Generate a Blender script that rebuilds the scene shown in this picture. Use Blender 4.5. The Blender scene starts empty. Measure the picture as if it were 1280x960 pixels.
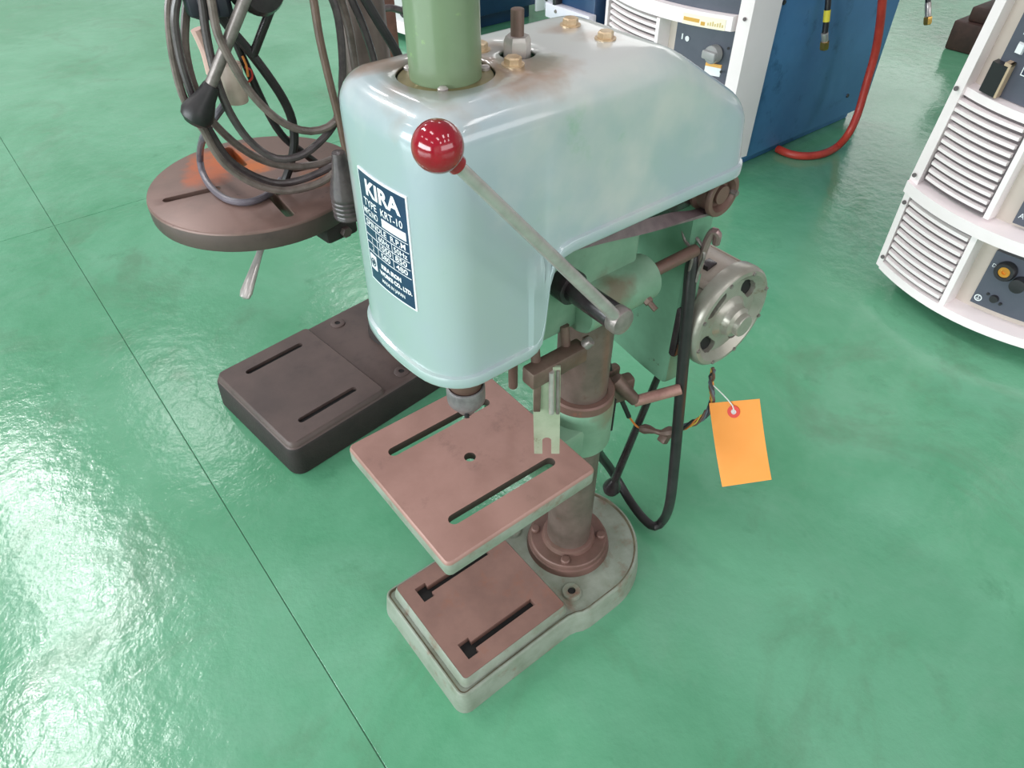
import bpy, bmesh, math, random
from mathutils import Vector, Matrix
S = bpy.context.scene
COL = S.collection
R = math.radians
random.seed(4)

# ------------------------------------------------------------------ camera
cam = bpy.data.cameras.new('camera'); cam_o = bpy.data.objects.new('camera', cam); COL.objects.link(cam_o)
cam.sensor_fit = 'HORIZONTAL'; cam.sensor_width = 36.0; cam.lens = 885.915 / 1280 * 36.0
cam.clip_start = 0.02; cam.clip_end = 200
PITCH, ROLL, YAW = 0.746593, 0.002509, 0.904642
fwd = Vector((math.cos(YAW) * math.cos(PITCH), math.sin(YAW) * math.cos(PITCH), -math.sin(PITCH)))
rgt = Vector((math.sin(YAW), -math.cos(YAW), 0)); dwn = fwd.cross(rgt)
r2 = rgt * math.cos(ROLL) + dwn * math.sin(ROLL); d2 = dwn * math.cos(ROLL) - rgt * math.sin(ROLL)
m = Matrix((r2, -d2, -fwd)).transposed().to_4x4(); m.translation = (-0.42781, -0.41634, 0.89319)
cam_o.matrix_world = m
S.camera = cam_o

# ------------------------------------------------------------------ light
W = bpy.data.worlds.new('hall_daylight'); S.world = W; W.use_nodes = True
bg = W.node_tree.nodes['Background']; bg.inputs[0].default_value = (1.0, 0.965, 1.0, 1); bg.inputs[1].default_value = 0.26

def area(name, loc, rot, sx, sy, power, color=(1, 1, 1)):
    l = bpy.data.lights.new(name, 'AREA'); l.shape = 'RECTANGLE'; l.size = sx; l.size_y = sy; l.energy = power; l.color = color
    o = bpy.data.objects.new(name, l); COL.objects.link(o); o.location = loc; o.rotation_euler = rot
    return o
for (lx, ly) in [(-1.75, 3.2), (-1.3, 4.45), (-1.45, 5.9)]:
    area('ceiling_or_fill_lamp', (lx, ly, 4.5), (0, 0, R(90)), 1.0, 0.4, 46, (1.0, 0.98, 0.97))
for (lx, ly) in [(0.2, 5.9), (2.6, 3.3), (2.6, 6.1), (-4.5, 3.2), (-4.5, 0.4), (-1.5, 0.2), (-4.5, -2.6), (-1.5, -2.6), (2.6, -2.6), (0.6, -2.6), (-1.5, -5.0), (2.6, -5.0), (0.6, -5.0), (10.0, 5.6)]:  # rows at negative y include lamps added as fill for right-facing sides
    area('ceiling_or_fill_lamp', (lx, ly, 4.5), (0, 0, R(90)), 1.2, 0.45, 18, (1.0, 0.965, 0.97))
area('window_or_fill', (0.0, 12.0, 3.2), (R(-90), 0, 0), 12.0, 3.0, 22, (0.98, 0.97, 1.0))
area('window_or_fill', (-14.0, 1.0, 3.6), (0, R(-90), 0), 4.0, 16.0, 2500, (0.90, 0.96, 1.0))
area('window_or_fill', (2.0, -9.0, 3.0), (R(90), 0, 0), 10.0, 3.0, 300, (1.0, 0.95, 1.0))  # added fill for right-facing sides; no window known on that side

area('window_or_fill', (14.0, 8.5, 5.0), (0, R(90), 0), 3.6, 12.0, 190, (1.0, 0.98, 0.98))

S.view_settings.view_transform = 'Standard'; S.view_settings.look = 'None'
S.view_settings.exposure = 0.16; S.view_settings.gamma = 1.0; S.view_settings.use_curve_mapping = False

# ------------------------------------------------------------------ materials
MATS = {}
def srgb(r, g, b):
    f = lambda c: (c / 255 / 12.92) if c / 255 <= 0.04045 else ((c / 255 + 0.055) / 1.055) ** 2.4
    return (f(r), f(g), f(b), 1)
def mat(name, c1, c2=None, rough=0.5, metal=0.0, scale=12.0, bump=0.0, bscale=300.0, spot=None, coat=0.0, lo=0.4, hi=0.65, rvar=0.0, spotscale=40, spotlo=0.62, spothi=0.7):
    if name in MATS: return MATS[name]
    M = bpy.data.materials.new(name); M.use_nodes = True; nt = M.node_tree; B = nt.nodes['Principled BSDF']
    N = nt.nodes.new; L = nt.links.new
    B.inputs['Roughness'].default_value = rough; B.inputs['Metallic'].default_value = metal
    B.inputs['Coat Weight'].default_value = coat; B.inputs['Coat Roughness'].default_value = 0.08
    tc = N('ShaderNodeTexCoord')
    out = None
    if c2 is not None:
        no = N('ShaderNodeTexNoise'); no.inputs['Scale'].default_value = scale; no.inputs['Detail'].default_value = 6; no.inputs['Roughness'].default_value = 0.62
        L(tc.outputs['Object'], no.inputs['Vector'])
        rp = N('ShaderNodeMapRange'); rp.inputs[1].default_value = lo; rp.inputs[2].default_value = hi; L(no.outputs[0], rp.inputs[0])
        mx = N('ShaderNodeMix'); mx.data_type = 'RGBA'; mx.inputs[6].default_value = c1; mx.inputs[7].default_value = c2; L(rp.outputs[0], mx.inputs[0])
        out = mx.outputs[2]
        if rvar:
            ra = N('ShaderNodeMapRange'); ra.inputs[3].default_value = rough - rvar; ra.inputs[4].default_value = rough + rvar
            L(rp.outputs[0], ra.inputs[0]); L(ra.outputs[0], B.inputs['Roughness'])
    else:
        B.inputs['Base Color'].default_value = c1
    if spot is not None:
        n2 = N('ShaderNodeTexNoise'); n2.inputs['Scale'].default_value = spotscale; n2.inputs['Detail'].default_value = 8; n2.inputs['Roughness'].default_value = 0.7
        L(tc.outputs['Object'], n2.inputs['Vector'])
        r2_ = N('ShaderNodeMapRange'); r2_.inputs[1].default_value = spotlo; r2_.inputs[2].default_value = spothi; L(n2.outputs[0], r2_.inputs[0])
        m2 = N('ShaderNodeMix'); m2.data_type = 'RGBA'; m2.inputs[7].default_value = spot
        if out: L(out, m2.inputs[6])
        else: m2.inputs[6].default_value = c1
        L(r2_.outputs[0], m2.inputs[0]); out = m2.outputs[2]
    if out: L(out, B.inputs['Base Color'])
    if bump:
        nb = N('ShaderNodeTexNoise'); nb.inputs['Scale'].default_value = bscale; nb.inputs['Detail'].default_value = 4
        L(tc.outputs['Object'], nb.inputs['Vector'])
        bp = N('ShaderNodeBump'); bp.inputs['Strength'].default_value = bump; bp.inputs['Distance'].default_value = 0.002
        L(nb.outputs[0], bp.inputs['Height']); L(bp.outputs[0], B.inputs['Normal'])
    MATS[name] = M
    return M
def stain(M, center, radius, color, amount=0.8, scale=35, squash=1.0):
    """a stain of its own shape on the base colour: noise broken up round a place on the object"""
    nt = M.node_tree; B = nt.nodes['Principled BSDF']; N = nt.nodes.new; L = nt.links.new
    src = B.inputs['Base Color'].links[0].from_socket if B.inputs['Base Color'].links else None
    tc = N('ShaderNodeTexCoord'); sb = N('ShaderNodeVectorMath'); sb.operation = 'DISTANCE'; sb.inputs[1].default_value = center
    L(tc.outputs['Object'], sb.inputs[0])
    no = N('ShaderNodeTexNoise'); no.inputs['Scale'].default_value = scale; no.inputs['Detail'].default_value = 5; L(tc.outputs['Object'], no.inputs['Vector'])
    md = N('ShaderNodeMath'); md.operation = 'MULTIPLY_ADD'; md.inputs[1].default_value = radius * 1.6; md.inputs[2].default_value = -radius * 0.8
    L(no.outputs[0], md.inputs[0])
    ad = N('ShaderNodeMath'); ad.operation = 'ADD'; L(sb.outputs['Value'], ad.inputs[0]); L(md.outputs[0], ad.inputs[1])
    rp = N('ShaderNodeMapRange'); rp.inputs[1].default_value = radius * 0.35; rp.inputs[2].default_value = radius; rp.inputs[3].default_value = amount; rp.inputs[4].default_value = 0
    L(ad.outputs[0], rp.inputs[0])
    mx = N('ShaderNodeMix'); mx.data_type = 'RGBA'; mx.inputs[7].default_value = color; L(rp.outputs[0], mx.inputs[0])
    if src: L(src, mx.inputs[6])
    else: mx.inputs[6].default_value = B.inputs['Base Color'].default_value
    L(mx.outputs[2], B.inputs['Base Color'])

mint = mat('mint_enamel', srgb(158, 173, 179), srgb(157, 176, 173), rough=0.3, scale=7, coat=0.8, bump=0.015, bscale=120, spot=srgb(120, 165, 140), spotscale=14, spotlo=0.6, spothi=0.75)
stain(mint, (-0.06, 0.0, 0.726), 0.15, srgb(206, 203, 197), 0.6, 20)  # pale film on cover top: dust plus overhead sheen put into the colour
RUST = srgb(150, 118, 92)
for c, r_ in (((-0.157, 0.0, 0.722), 0.062), ((-0.112, -0.018, 0.722), 0.032), ((-0.112, 0.02, 0.722), 0.028), ((-0.098, -0.03, 0.722), 0.03), ((-0.12, -0.045, 0.722), 0.026), ((-0.022, -0.006, 0.722), 0.02), ((-0.034, 0.024, 0.722), 0.018), ((-0.185, 0.05, 0.717), 0.03)):
    stain(mint, c, r_, RUST, 0.62)
casting = mat('green_casting', srgb(122, 156, 132), srgb(106, 142, 118), rough=0.45, scale=20, bump=0.08, bscale=160, spot=srgb(110, 95, 72), spotscale=30, spotlo=0.64, spothi=0.78)
stain(casting, (-0.030, -0.062, 0.520), 0.024, srgb(100, 88, 68), 0.85, 60)
stain(casting, (0.010, -0.036, 0.326), 0.026, srgb(112, 108, 88), 0.7, 60)
stain(casting, (-0.118, -0.047, 0.485), 0.018, srgb(84, 82, 66), 0.8, 60)
oldgreen = mat('worn_green_casting', srgb(146, 154, 142), srgb(124, 134, 118), rough=0.5, scale=26, bump=0.1, bscale=170, spot=srgb(124, 92, 76), spotscale=24, spotlo=0.55, spothi=0.72)
plategreen = mat('green_sheet', srgb(104, 148, 122), srgb(92, 132, 108), rough=0.4, scale=14, spot=srgb(70, 64, 50), spotscale=45, spotlo=0.63, spothi=0.7)
machined = mat('rusted_machined_iron', srgb(164, 128, 118), srgb(152, 117, 107), rough=0.48, metal=0.15, scale=14, bump=0.05, bscale=400, spot=srgb(126, 98, 90), spotscale=26, spotlo=0.58, spothi=0.78)
padmat = mat('rusted_base_pad', srgb(134, 103, 93), srgb(122, 93, 84), rough=0.55, metal=0.1, scale=18, bump=0.05, bscale=400, spot=srgb(138, 92, 72), spotscale=20, spotlo=0.55, spothi=0.75)
colsteel = mat('stained_column_steel', srgb(112, 97, 90), srgb(88, 78, 70), rough=0.36, metal=0.2, scale=24, bump=0.02, bscale=400, spot=srgb(92, 66, 56), spotscale=50, spotlo=0.6, spothi=0.75)
flangem = mat('rusty_flange', srgb(116, 88, 80), srgb(100, 78, 68), rough=0.5, metal=0.2, scale=24, bump=0.06, bscale=250, spot=srgb(134, 84, 70), spotscale=40)
brown = mat('brown_oxidised_steel', srgb(112, 92, 82), srgb(90, 72, 64), rough=0.5, metal=0.3, scale=30, bump=0.05, spot=srgb(130, 86, 62), spotscale=60)
olive = mat('olive_plated_ring', srgb(140, 132, 92), srgb(120, 112, 80), rough=0.4, metal=0.5, scale=40)
zinc = mat('zinc_passivated_bolt', srgb(206, 184, 152), srgb(184, 156, 122), rough=0.32, metal=0.45, scale=80)
steel = mat('bright_steel', srgb(190, 184, 180), srgb(170, 164, 160), rough=0.25, metal=0.45, scale=60)
dullsteel = mat('dull_steel', srgb(144, 136, 132), srgb(118, 110, 106), rough=0.35, metal=0.4, scale=60, spot=srgb(90, 70, 60))
chuckm = mat('chuck_steel', srgb(136, 130, 132), srgb(112, 106, 108), rough=0.38, metal=0.35, scale=80)
tubegreen = mat('olive_green_tube', srgb(112, 132, 102), srgb(106, 124, 96), rough=0.35, scale=22, spot=srgb(128, 156, 104), spotscale=90, coat=0.2)
redball = mat('red_bakelite', srgb(150, 14, 36), srgb(132, 10, 30), rough=0.12, scale=30, coat=0.5)
black = mat('black_hole', (0.012, 0.012, 0.012, 1), rough=0.8)
blackmetal = mat('blackened_steel', srgb(58, 52, 54), srgb(44, 40, 42), rough=0.25, metal=0.2, scale=60)
rubber = mat('black_rubber', srgb(42, 40, 41), srgb(32, 31, 32), rough=0.42, scale=60)
cablem = mat('dusty_grey_cable', srgb(116, 104, 98), srgb(92, 83, 78), rough=0.26, scale=60)
cabled = mat('dark_grey_cable', srgb(84, 76, 76), srgb(66, 60, 62), rough=0.26, scale=60)
cableb = mat('bluish_cable', srgb(104, 98, 106), srgb(88, 84, 92), rough=0.35, scale=60)
motorgrey = mat('grey_motor_enamel', srgb(158, 148, 138), srgb(146, 134, 122), rough=0.4, scale=20, spot=srgb(108, 88, 74), spotscale=60, spotlo=0.64, spothi=0.7, bump=0.03)
belltin = mat('worn_end_bell', srgb(160, 158, 148), srgb(146, 142, 130), rough=0.3, metal=0.35, scale=26, spot=srgb(120, 98, 78), spotscale=40, spotlo=0.62, spothi=0.72)
beltm = mat('worn_belt', srgb(122, 106, 108), srgb(104, 90, 92), rough=0.6, scale=80)
pinktube = mat('pink_brown_sleeve', srgb(158, 120, 110), srgb(136, 100, 92), rough=0.4, metal=0.2, scale=50)
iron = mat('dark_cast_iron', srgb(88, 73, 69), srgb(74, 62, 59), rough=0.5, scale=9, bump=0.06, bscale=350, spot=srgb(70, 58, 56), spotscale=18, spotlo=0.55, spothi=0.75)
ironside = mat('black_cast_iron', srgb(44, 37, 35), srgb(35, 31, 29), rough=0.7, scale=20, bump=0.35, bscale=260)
roundtop = mat('rusted_round_table', srgb(124, 99, 91), srgb(108, 87, 80), rough=0.42, metal=0.15, scale=12, bump=0.04, bscale=400, spot=srgb(84, 66, 60), spotscale=60, spotlo=0.66, spothi=0.7)
tagm = mat('orange_card', srgb(238, 152, 68), srgb(234, 146, 58), rough=0.7, scale=10)
tagred = mat('red_reinforcement', srgb(214, 70, 60), rough=0.7)
whitepaint = mat('white_print', srgb(232, 236, 238), rough=0.4)
platemat = mat('navy_nameplate', srgb(30, 50, 84), srgb(36, 58, 92), rough=0.3, scale=30, coat=0.3)
cream = mat('cream_plastic', srgb(244, 234, 235), srgb(239, 229, 229), rough=0.45, scale=5, bump=0.02)
beige = mat('beige_recess', srgb(196, 184, 174), srgb(188, 176, 165), rough=0.5, scale=5)
slatgap = mat('grey_louvre_gap', srgb(96, 88, 90), rough=0.7)
panelgrey = mat('slate_panel', srgb(82, 86, 98), srgb(76, 80, 92), rough=0.5, scale=20)
bluem = mat('blue_side_panel', srgb(74, 124, 168), srgb(66, 112, 156), rough=0.45, scale=5, bump=0.08, bscale=200, spot=srgb(24, 62, 96), spotscale=9, spotlo=0.55, spothi=0.75)
navy = mat('navy_side_panel', srgb(32, 62, 96), srgb(24, 52, 86), rough=0.35, scale=8)
knobgrey = mat('grey_plastic', srgb(150, 150, 150), rough=0.4)
darkplastic = mat('black_plastic', srgb(40, 38, 42), rough=0.4)
redhose = mat('red_hose', srgb(190, 66, 52), srgb(170, 54, 44), rough=0.4, scale=30)
brass = mat('brass', srgb(196, 156, 84), rough=0.3, metal=0.85)
yellow = mat('yellow_tape', srgb(232, 214, 70), rough=0.5)
orangew = mat('orange_wire', srgb(196, 120, 50), rough=0.5)
yelloww = mat('yellow_wire', srgb(196, 168, 60), rough=0.5)
brownw = mat('brown_wire', srgb(92, 62, 50), rough=0.5)
greyw = mat('grey_wire', srgb(86, 96, 104), rough=0.5)
redw = mat('red_wire', srgb(170, 50, 36), rough=0.5)
ceramic = mat('cream_connector', srgb(206, 190, 176), srgb(188, 170, 156), rough=0.4, scale=40)
rustblock = mat('rusty_steel_block', srgb(74, 52, 46), srgb(58, 42, 38), rough=0.6, scale=20, bump=0.2, bscale=80, spot=srgb(98, 60, 44), spotscale=30)
postm = mat('red_brown_steel', srgb(128, 84, 76), srgb(106, 70, 64), rough=0.5, scale=20)
string = mat('white_string', srgb(214, 220, 212), rough=0.8)

# floor: green epoxy, its wear and its gloss
def floor_mat():
    M = bpy.data.materials.new('green_epoxy'); M.use_nodes = True; nt = M.node_tree; B = nt.nodes['Principled BSDF']; N = nt.nodes.new; L = nt.links.new
    tc = N('ShaderNodeTexCoord')
    def noise(sc, det, rough=0.6, dist=0.0):
        n = N('ShaderNodeTexNoise'); n.inputs['Scale'].default_value = sc; n.inputs['Detail'].default_value = det; n.inputs['Roughness'].default_value = rough; n.inputs['Distortion'].default_value = dist
        L(tc.outputs['Object'], n.inputs['Vector']); return n.outputs[0]
    def rng(s, a, b, c=0.0, d=1.0):
        r = N('ShaderNodeMapRange'); r.inputs[1].default_value = a; r.inputs[2].default_value = b; r.inputs[3].default_value = c; r.inputs[4].default_value = d; L(s, r.inputs[0]); return r.outputs[0]
    def mix(f, a, b):
        x = N('ShaderNodeMix'); x.data_type = 'RGBA'; L(f, x.inputs[0])
        if isinstance(a, tuple): x.inputs[6].default_value = a
        else: L(a, x.inputs[6])
        x.inputs[7].default_value = b; return x.outputs[2]
    c = mix(rng(noise(1.6, 6, 0.65, 0.4), 0.38, 0.62), FLOOR_A, FLOOR_B)
    c = mix(rng(noise(5.0, 8, 0.7, 0.6), 0.5, 0.75, 0, 0.45), c, FLOOR_C)
    c = mix(rng(noise(2.7, 7, 0.65, 1.5), 0.54, 0.7, 0, 0.5), c, FLOOR_D)
    c = mix(rng(noise(9.0, 8, 0.7, 0.4), 0.6, 0.72, 0, 0.4), c, FLOOR_E)
    c = mix(rng(noise(60, 6, 0.7), 0.66, 0.74, 0, 0.5), c, FLOOR_D)
    L(c, B.inputs['Base Color'])
    L(rng(noise(3.5, 6), 0.3, 0.7, 0.11, 0.2), B.inputs['Roughness'])
    B.inputs['Specular IOR Level'].default_value = 0.5
    b1 = N('ShaderNodeBump'); b1.inputs['Strength'].default_value = 0.35; b1.inputs['Distance'].default_value = 0.004; L(noise(26, 5, 0.6), b1.inputs['Height'])
    b2 = N('ShaderNodeBump'); b2.inputs['Strength'].default_value = 0.12; b2.inputs['Distance'].default_value = 0.001; L(noise(170, 3), b2.inputs['Height']); L(b1.outputs[0], b2.inputs['Normal'])
    L(b2.outputs[0], B.inputs['Normal'])
    return M
FLOOR_A = srgb(84, 152, 114); FLOOR_B = srgb(108, 171, 137); FLOOR_C = srgb(124, 172, 146); FLOOR_D = srgb(94, 130, 102); FLOOR_E = srgb(64, 124, 88)
floorm = floor_mat()

# ------------------------------------------------------------------ helpers
def empty(name, label, cat, loc=(0, 0, 0), rz=0.0, group=None):
    o = bpy.data.objects.new(name, None); COL.objects.link(o); o.location = loc; o.rotation_euler = (0, 0, rz); o.empty_display_size = 0.05
    o['label'] = label; o['category'] = cat
    if group: o['group'] = group
    return o
def obj(name, bm, material, parent=None, smooth=35, label=None):
    me = bpy.data.meshes.new(name)
    bmesh.ops.recalc_face_normals(bm, faces=bm.faces[:])
    bm.to_mesh(me); bm.free()
    ms = material if isinstance(material, (list, tuple)) else [material]
    for q in ms: me.materials.append(q)
    if smooth:
        me.shade_smooth(); me.set_sharp_from_angle(angle=R(smooth))
    o = bpy.data.objects.new(name, me); COL.objects.link(o)
    if parent: o.parent = parent
    if label: o['label'] = label
    return o
def dup(o, parent, loc=None, rot=None, scale=None):
    c = o.copy(); COL.objects.link(c); c.parent = parent
    if loc is not None: c.location = loc
    if rot is not None: c.rotation_euler = rot
    if scale is not None: c.scale = scale
    return c
def BM(): return bmesh.new()
def box(bm, c, s, bev=0.0, rot=None, seg=2):
    r = bmesh.ops.create_cube(bm, size=1.0); vs = r['verts']
    bmesh.ops.scale(bm, vec=s, verts=vs)
    if bev:
        es = list({e for v in vs for e in v.link_edges})
        g = bmesh.ops.bevel(bm, geom=es, offset=bev, segments=seg, affect='EDGES', profile=0.5)
        vs = list({v for f in g['faces'] for v in f.verts} | {v for v in vs if v.is_valid})
        seen = set(vs); st = list(vs)
        while st:
            v = st.pop()
            for e in v.link_edges:
                w = e.other_vert(v)
                if w not in seen: seen.add(w); st.append(w)
        vs = list(seen)
    if rot is not None: bmesh.ops.rotate(bm, cent=(0, 0, 0), matrix=rot, verts=vs)
    bmesh.ops.translate(bm, vec=c, verts=vs)
    return vs
def basis(axis):
    a = Vector(axis).normalized(); t = Vector((0, 0, 1)) if abs(a.z) < 0.9 else Vector((1, 0, 0))
    u = a.cross(t).normalized(); return a, u, a.cross(u)
def lathe(bm, prof, origin=(0, 0, 0), axis=(0, 0, 1), n=32, mi=0, squash=None):
    """prof: (radius, height) from one end to the other; a zero radius closes the end"""
    a, u, v = basis(axis); o = Vector(origin); rings = []
    for (r, h) in prof:
        if r <= 1e-7: rings.append([bm.verts.new(o + a * h)])
        else:
            sx, sy = squash or (1, 1)
            rings.append([bm.verts.new(o + a * h + u * (r * sx * math.cos(2 * math.pi * k / n)) + v * (r * sy * math.sin(2 * math.pi * k / n))) for k in range(n)])
    for A, B_ in zip(rings, rings[1:]):
        for k in range(n):
            k2 = (k + 1) % n
            if len(A) == 1 and len(B_) == 1: continue
            if len(A) == 1: f = bm.faces.new((A[0], B_[k2], B_[k]))
            elif len(B_) == 1: f = bm.faces.new((A[k], A[k2], B_[0]))
            else: f = bm.faces.new((A[k], A[k2], B_[k2], B_[k]))
            f.material_index = mi
    return rings
def cyl(bm, p0, p1, r, n=24, bev=0.0, r1=None):
    p0 = Vector(p0); p1 = Vector(p1); h = (p1 - p0).length; r1 = r if r1 is None else r1
    if bev: pr = [(0, 0), (r - bev, 0), (r - bev * .3, bev * .3), (r, bev), (r1, h - bev), (r1 - bev * .3, h - bev * .3), (r1 - bev, h), (0, h)]
    else: pr = [(0, 0), (r, 0), (r1, h), (0, h)]
    lathe(bm, pr, p0, p1 - p0, n)
def hexhead(bm, c, axis, r, h, dome=0.0):
    a = Vector(axis).normalized()
    lathe(bm, [(0, 0), (r, 0), (r, h * .8), (r * .86, h), (0, h + dome)], c, a, 6)
def spline(pts, step=0.006):
    P = [Vector(p) for p in pts]
    if len(P) < 3: return P
    out = []
    for i in range(len(P) - 1):
        p0 = P[i - 1] if i else P[0] * 2 - P[1]; p1 = P[i]; p2 = P[i + 1]; p3 = P[i + 2] if i + 2 < len(P) else P[-1] * 2 - P[-2]
        n = max(2, int((p2 - p1).length / step))
        for k in range(n):
            t = k / n
            out.append(0.5 * ((2 * p1) + (p2 - p0) * t + (2 * p0 - 5 * p1 + 4 * p2 - p3) * t * t + (3 * p1 - p0 - 3 * p2 + p3) * t ** 3))
    out.append(P[-1]); return out
def tube(bm, pts, r, n=10, smooth=True, step=0.008, rf=None):
    Q = spline(pts, step) if smooth else [Vector(p) for p in pts]
    rings = []; t = (Q[1] - Q[0]).normalized(); _, u, _ = basis(t)
    for i, q in enumerate(Q):
        t2 = (Q[min(i + 1, len(Q) - 1)] - Q[max(i - 1, 0)]).normalized()
        u = (u - t2 * u.dot(t2)).normalized(); w = t2.cross(u)
        rr = r if rf is None else r * rf(i / (len(Q) - 1))
        rings.append([bm.verts.new(q + (u * math.cos(2 * math.pi * k / n) + w * math.sin(2 * math.pi * k / n)) * rr) for k in range(n)])
    for A, B_ in zip(rings, rings[1:]):
        for k in range(n): bm.faces.new((A[k], A[(k + 1) % n], B_[(k + 1) % n], B_[k]))
    bm.faces.new(rings[0][::-1]); bm.faces.new(rings[-1])
def rpoly(pts, rad, seg=6):
    """polygon (counter clockwise) with rounded corners; rad is one number or one per corner"""
    out = []; n = len(pts)
    for i in range(n):
        p = Vector(pts[i]); a = Vector(pts[i - 1]) - p; b = Vector(pts[(i + 1) % n]) - p
        r = rad[i] if isinstance(rad, (list, tuple)) else rad
        if r <= 0: out.append(p.copy()); continue
        a.normalize(); b.normalize(); ang = a.angle(b); d = r / math.tan(ang / 2)
        s = p + a * d; e = p + b * d; c = p + (a + b).normalized() * (r / math.sin(ang / 2))
        a0 = math.atan2(s.y - c.y, s.x - c.x); a1 = math.atan2(e.y - c.y, e.x - c.x); da = (a1 - a0 + math.pi) % (2 * math.pi) - math.pi
        for k in range(seg + 1):
            t = a0 + da * k / seg; out.append(Vector((c.x + r * math.cos(t), c.y + r * math.sin(t))))
    return out
def normals2(P):
    n = len(P); N = []
    for i in range(n):
        t = Vector(P[(i + 1) % n]) - Vector(P[i - 1]); N.append(Vector((t.y, -t.x)).normalized())
    return N
def loft(bm, P, rings, cap0=True, cap1=True, mis=None):
    """P: outline in xy; rings: (inset, z) ; bridges them and caps the ends"""
    N = normals2(P); RR = []
    for ins, z in rings:
        RR.append([bm.verts.new((p.x - q.x * ins, p.y - q.y * ins, z)) for p, q in zip(P, N)])
    for j, (A, B_) in enumerate(zip(RR, RR[1:])):
        for k in range(len(P)):
            f = bm.faces.new((A[k], A[(k + 1) % len(P)], B_[(k + 1) % len(P)], B_[k]))
            if mis: f.material_index = mis[j]
    if cap0: bm.faces.new(RR[0][::-1])
    if cap1:
        f = bm.faces.new(RR[-1])
        if mis: f.material_index = mis[-1]
    return RR
def cut(o, cutters):
    """boolean difference, baked into the mesh"""
    dg = None; tmp = []
    for bm in cutters:
        me = bpy.data.meshes.new('cut'); bmesh.ops.recalc_face_normals(bm, faces=bm.faces[:]); bm.to_mesh(me); bm.free()
        c = bpy.data.objects.new('cut', me); COL.objects.link(c); c.parent = o.parent if o.parent and o.parent.type == 'EMPTY' else (o.parent.parent if o.parent else None); tmp.append(c)
        md = o.modifiers.new('b', 'BOOLEAN'); md.operation = 'DIFFERENCE'; md.object = c; md.solver = 'EXACT'
    dg = bpy.context.evaluated_depsgraph_get(); dg.update()
    me = bpy.data.meshes.new_from_object(o.evaluated_get(dg))
    o.modifiers.clear(); o.data = me
    for c in tmp: bpy.data.objects.remove(c)
    me.shade_smooth(); me.set_sharp_from_angle(angle=R(35))
def slot_bm(p0, p1, r, z0, z1, n=8):
    p0 = Vector(p0); p1 = Vector(p1); d = (p1 - p0).normalized(); a = math.atan2(d.y, d.x); P = []
    for k in range(n + 1): t = a - math.pi / 2 + math.pi * k / n; P.append(Vector((p1.x + r * math.cos(t), p1.y + r * math.sin(t))))
    for k in range(n + 1): t = a + math.pi / 2 + math.pi * k / n; P.append(Vector((p0.x + r * math.cos(t), p0.y + r * math.sin(t))))
    bm = BM(); loft(bm, P, [(0, z0), (0, z1)]); return bm
def text_mesh(body, size, align='CENTER', extrude=0.0, shear=0.0, bold=0.0):
    cu = bpy.data.curves.new('txt', 'FONT'); cu.body = body; cu.size = size; cu.align_x = align; cu.align_y = 'CENTER'; cu.extrude = extrude; cu.shear = shear; cu.offset = bold; cu.resolution_u = 3
    o = bpy.data.objects.new('txt', cu); COL.objects.link(o)
    dg = bpy.context.evaluated_depsgraph_get(); dg.update()
    me = bpy.data.meshes.new_from_object(o.evaluated_get(dg)); bpy.data.objects.remove(o); return me
def text_bm(bm, body, size, fn, width=None, bold=0.0, align='CENTER'):
    """adds flat lettering to bm; fn maps (u, v) to a point; width squeezes it to a given width"""
    me = text_mesh(body, size, align, bold=bold); co = [v.co.copy() for v in me.vertices]
    if not co: return
    x0 = min(c.x for c in co); x1 = max(c.x for c in co); k = 1.0
    if width: k = width / max(1e-9, x1 - x0)
    vs = [bm.verts.new(fn(c.x * k, c.y)) for c in co]
    for p in me.polygons:
        try: bm.faces.new([vs[i] for i in p.vertices])
        except ValueError: pass
    bpy.data.meshes.remove(me)

# ------------------------------------------------------------------ floor
b = BM(); box(b, (0, 3, -0.0402), (31.4, 29.4, 0.08)); bmesh.ops.translate(b, vec=(0, 0, -0.0012), verts=b.verts[:])
FL = obj('floor', b, mat('dark_joint', srgb(64, 108, 82), rough=0.8), None, 0); FL['kind'] = 'structure'
GX, GY, G = -0.357, 1.488, 0.0007
def slab(x0, x1, y0, y1):
    b = BM(); box(b, ((x0 + x1) / 2, (y0 + y1) / 2, -0.0006), (x1 - x0, y1 - y0, 0.0012))
    es = [e for e in b.edges if all(v.co.z > -0.0005 for v in e.verts)]
    bmesh.ops.bevel(b, geom=es, offset=0.0005, segments=1, affect='EDGES')
    return obj('slab', b, floorm, FL, 0)
for (x0, x1) in ((-15.5, GX - G), (GX + G, 15.5)):
    for (y0, y1) in ((-11.5, GY - G), (GY + G, 17.5)): slab(x0, x1, y0, y1)

wallm = mat('painted_hall_wall', srgb(222, 222, 216), srgb(212, 212, 206), rough=0.8, scale=1.5)
for nm, c, sz in (('wall_front', (-15.4, 3, 3.5), (0.2, 29, 7)), ('wall_back', (15.4, 3, 3.5), (0.2, 29, 7)), ('wall_left', (0, 17.4, 3.5), (31, 0.2, 7)), ('wall_right', (0, -11.4, 3.5), (31, 0.2, 7))):
    b = BM(); box(b, c, sz); w_ = obj(nm, b, wallm, None, 0); w_['kind'] = 'structure'

# ================================================================== MINT BENCH DRILL
D = empty('bench_drill', 'mint green bench drill press with a red ball feed lever, standing in front', 'drill press')
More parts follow.
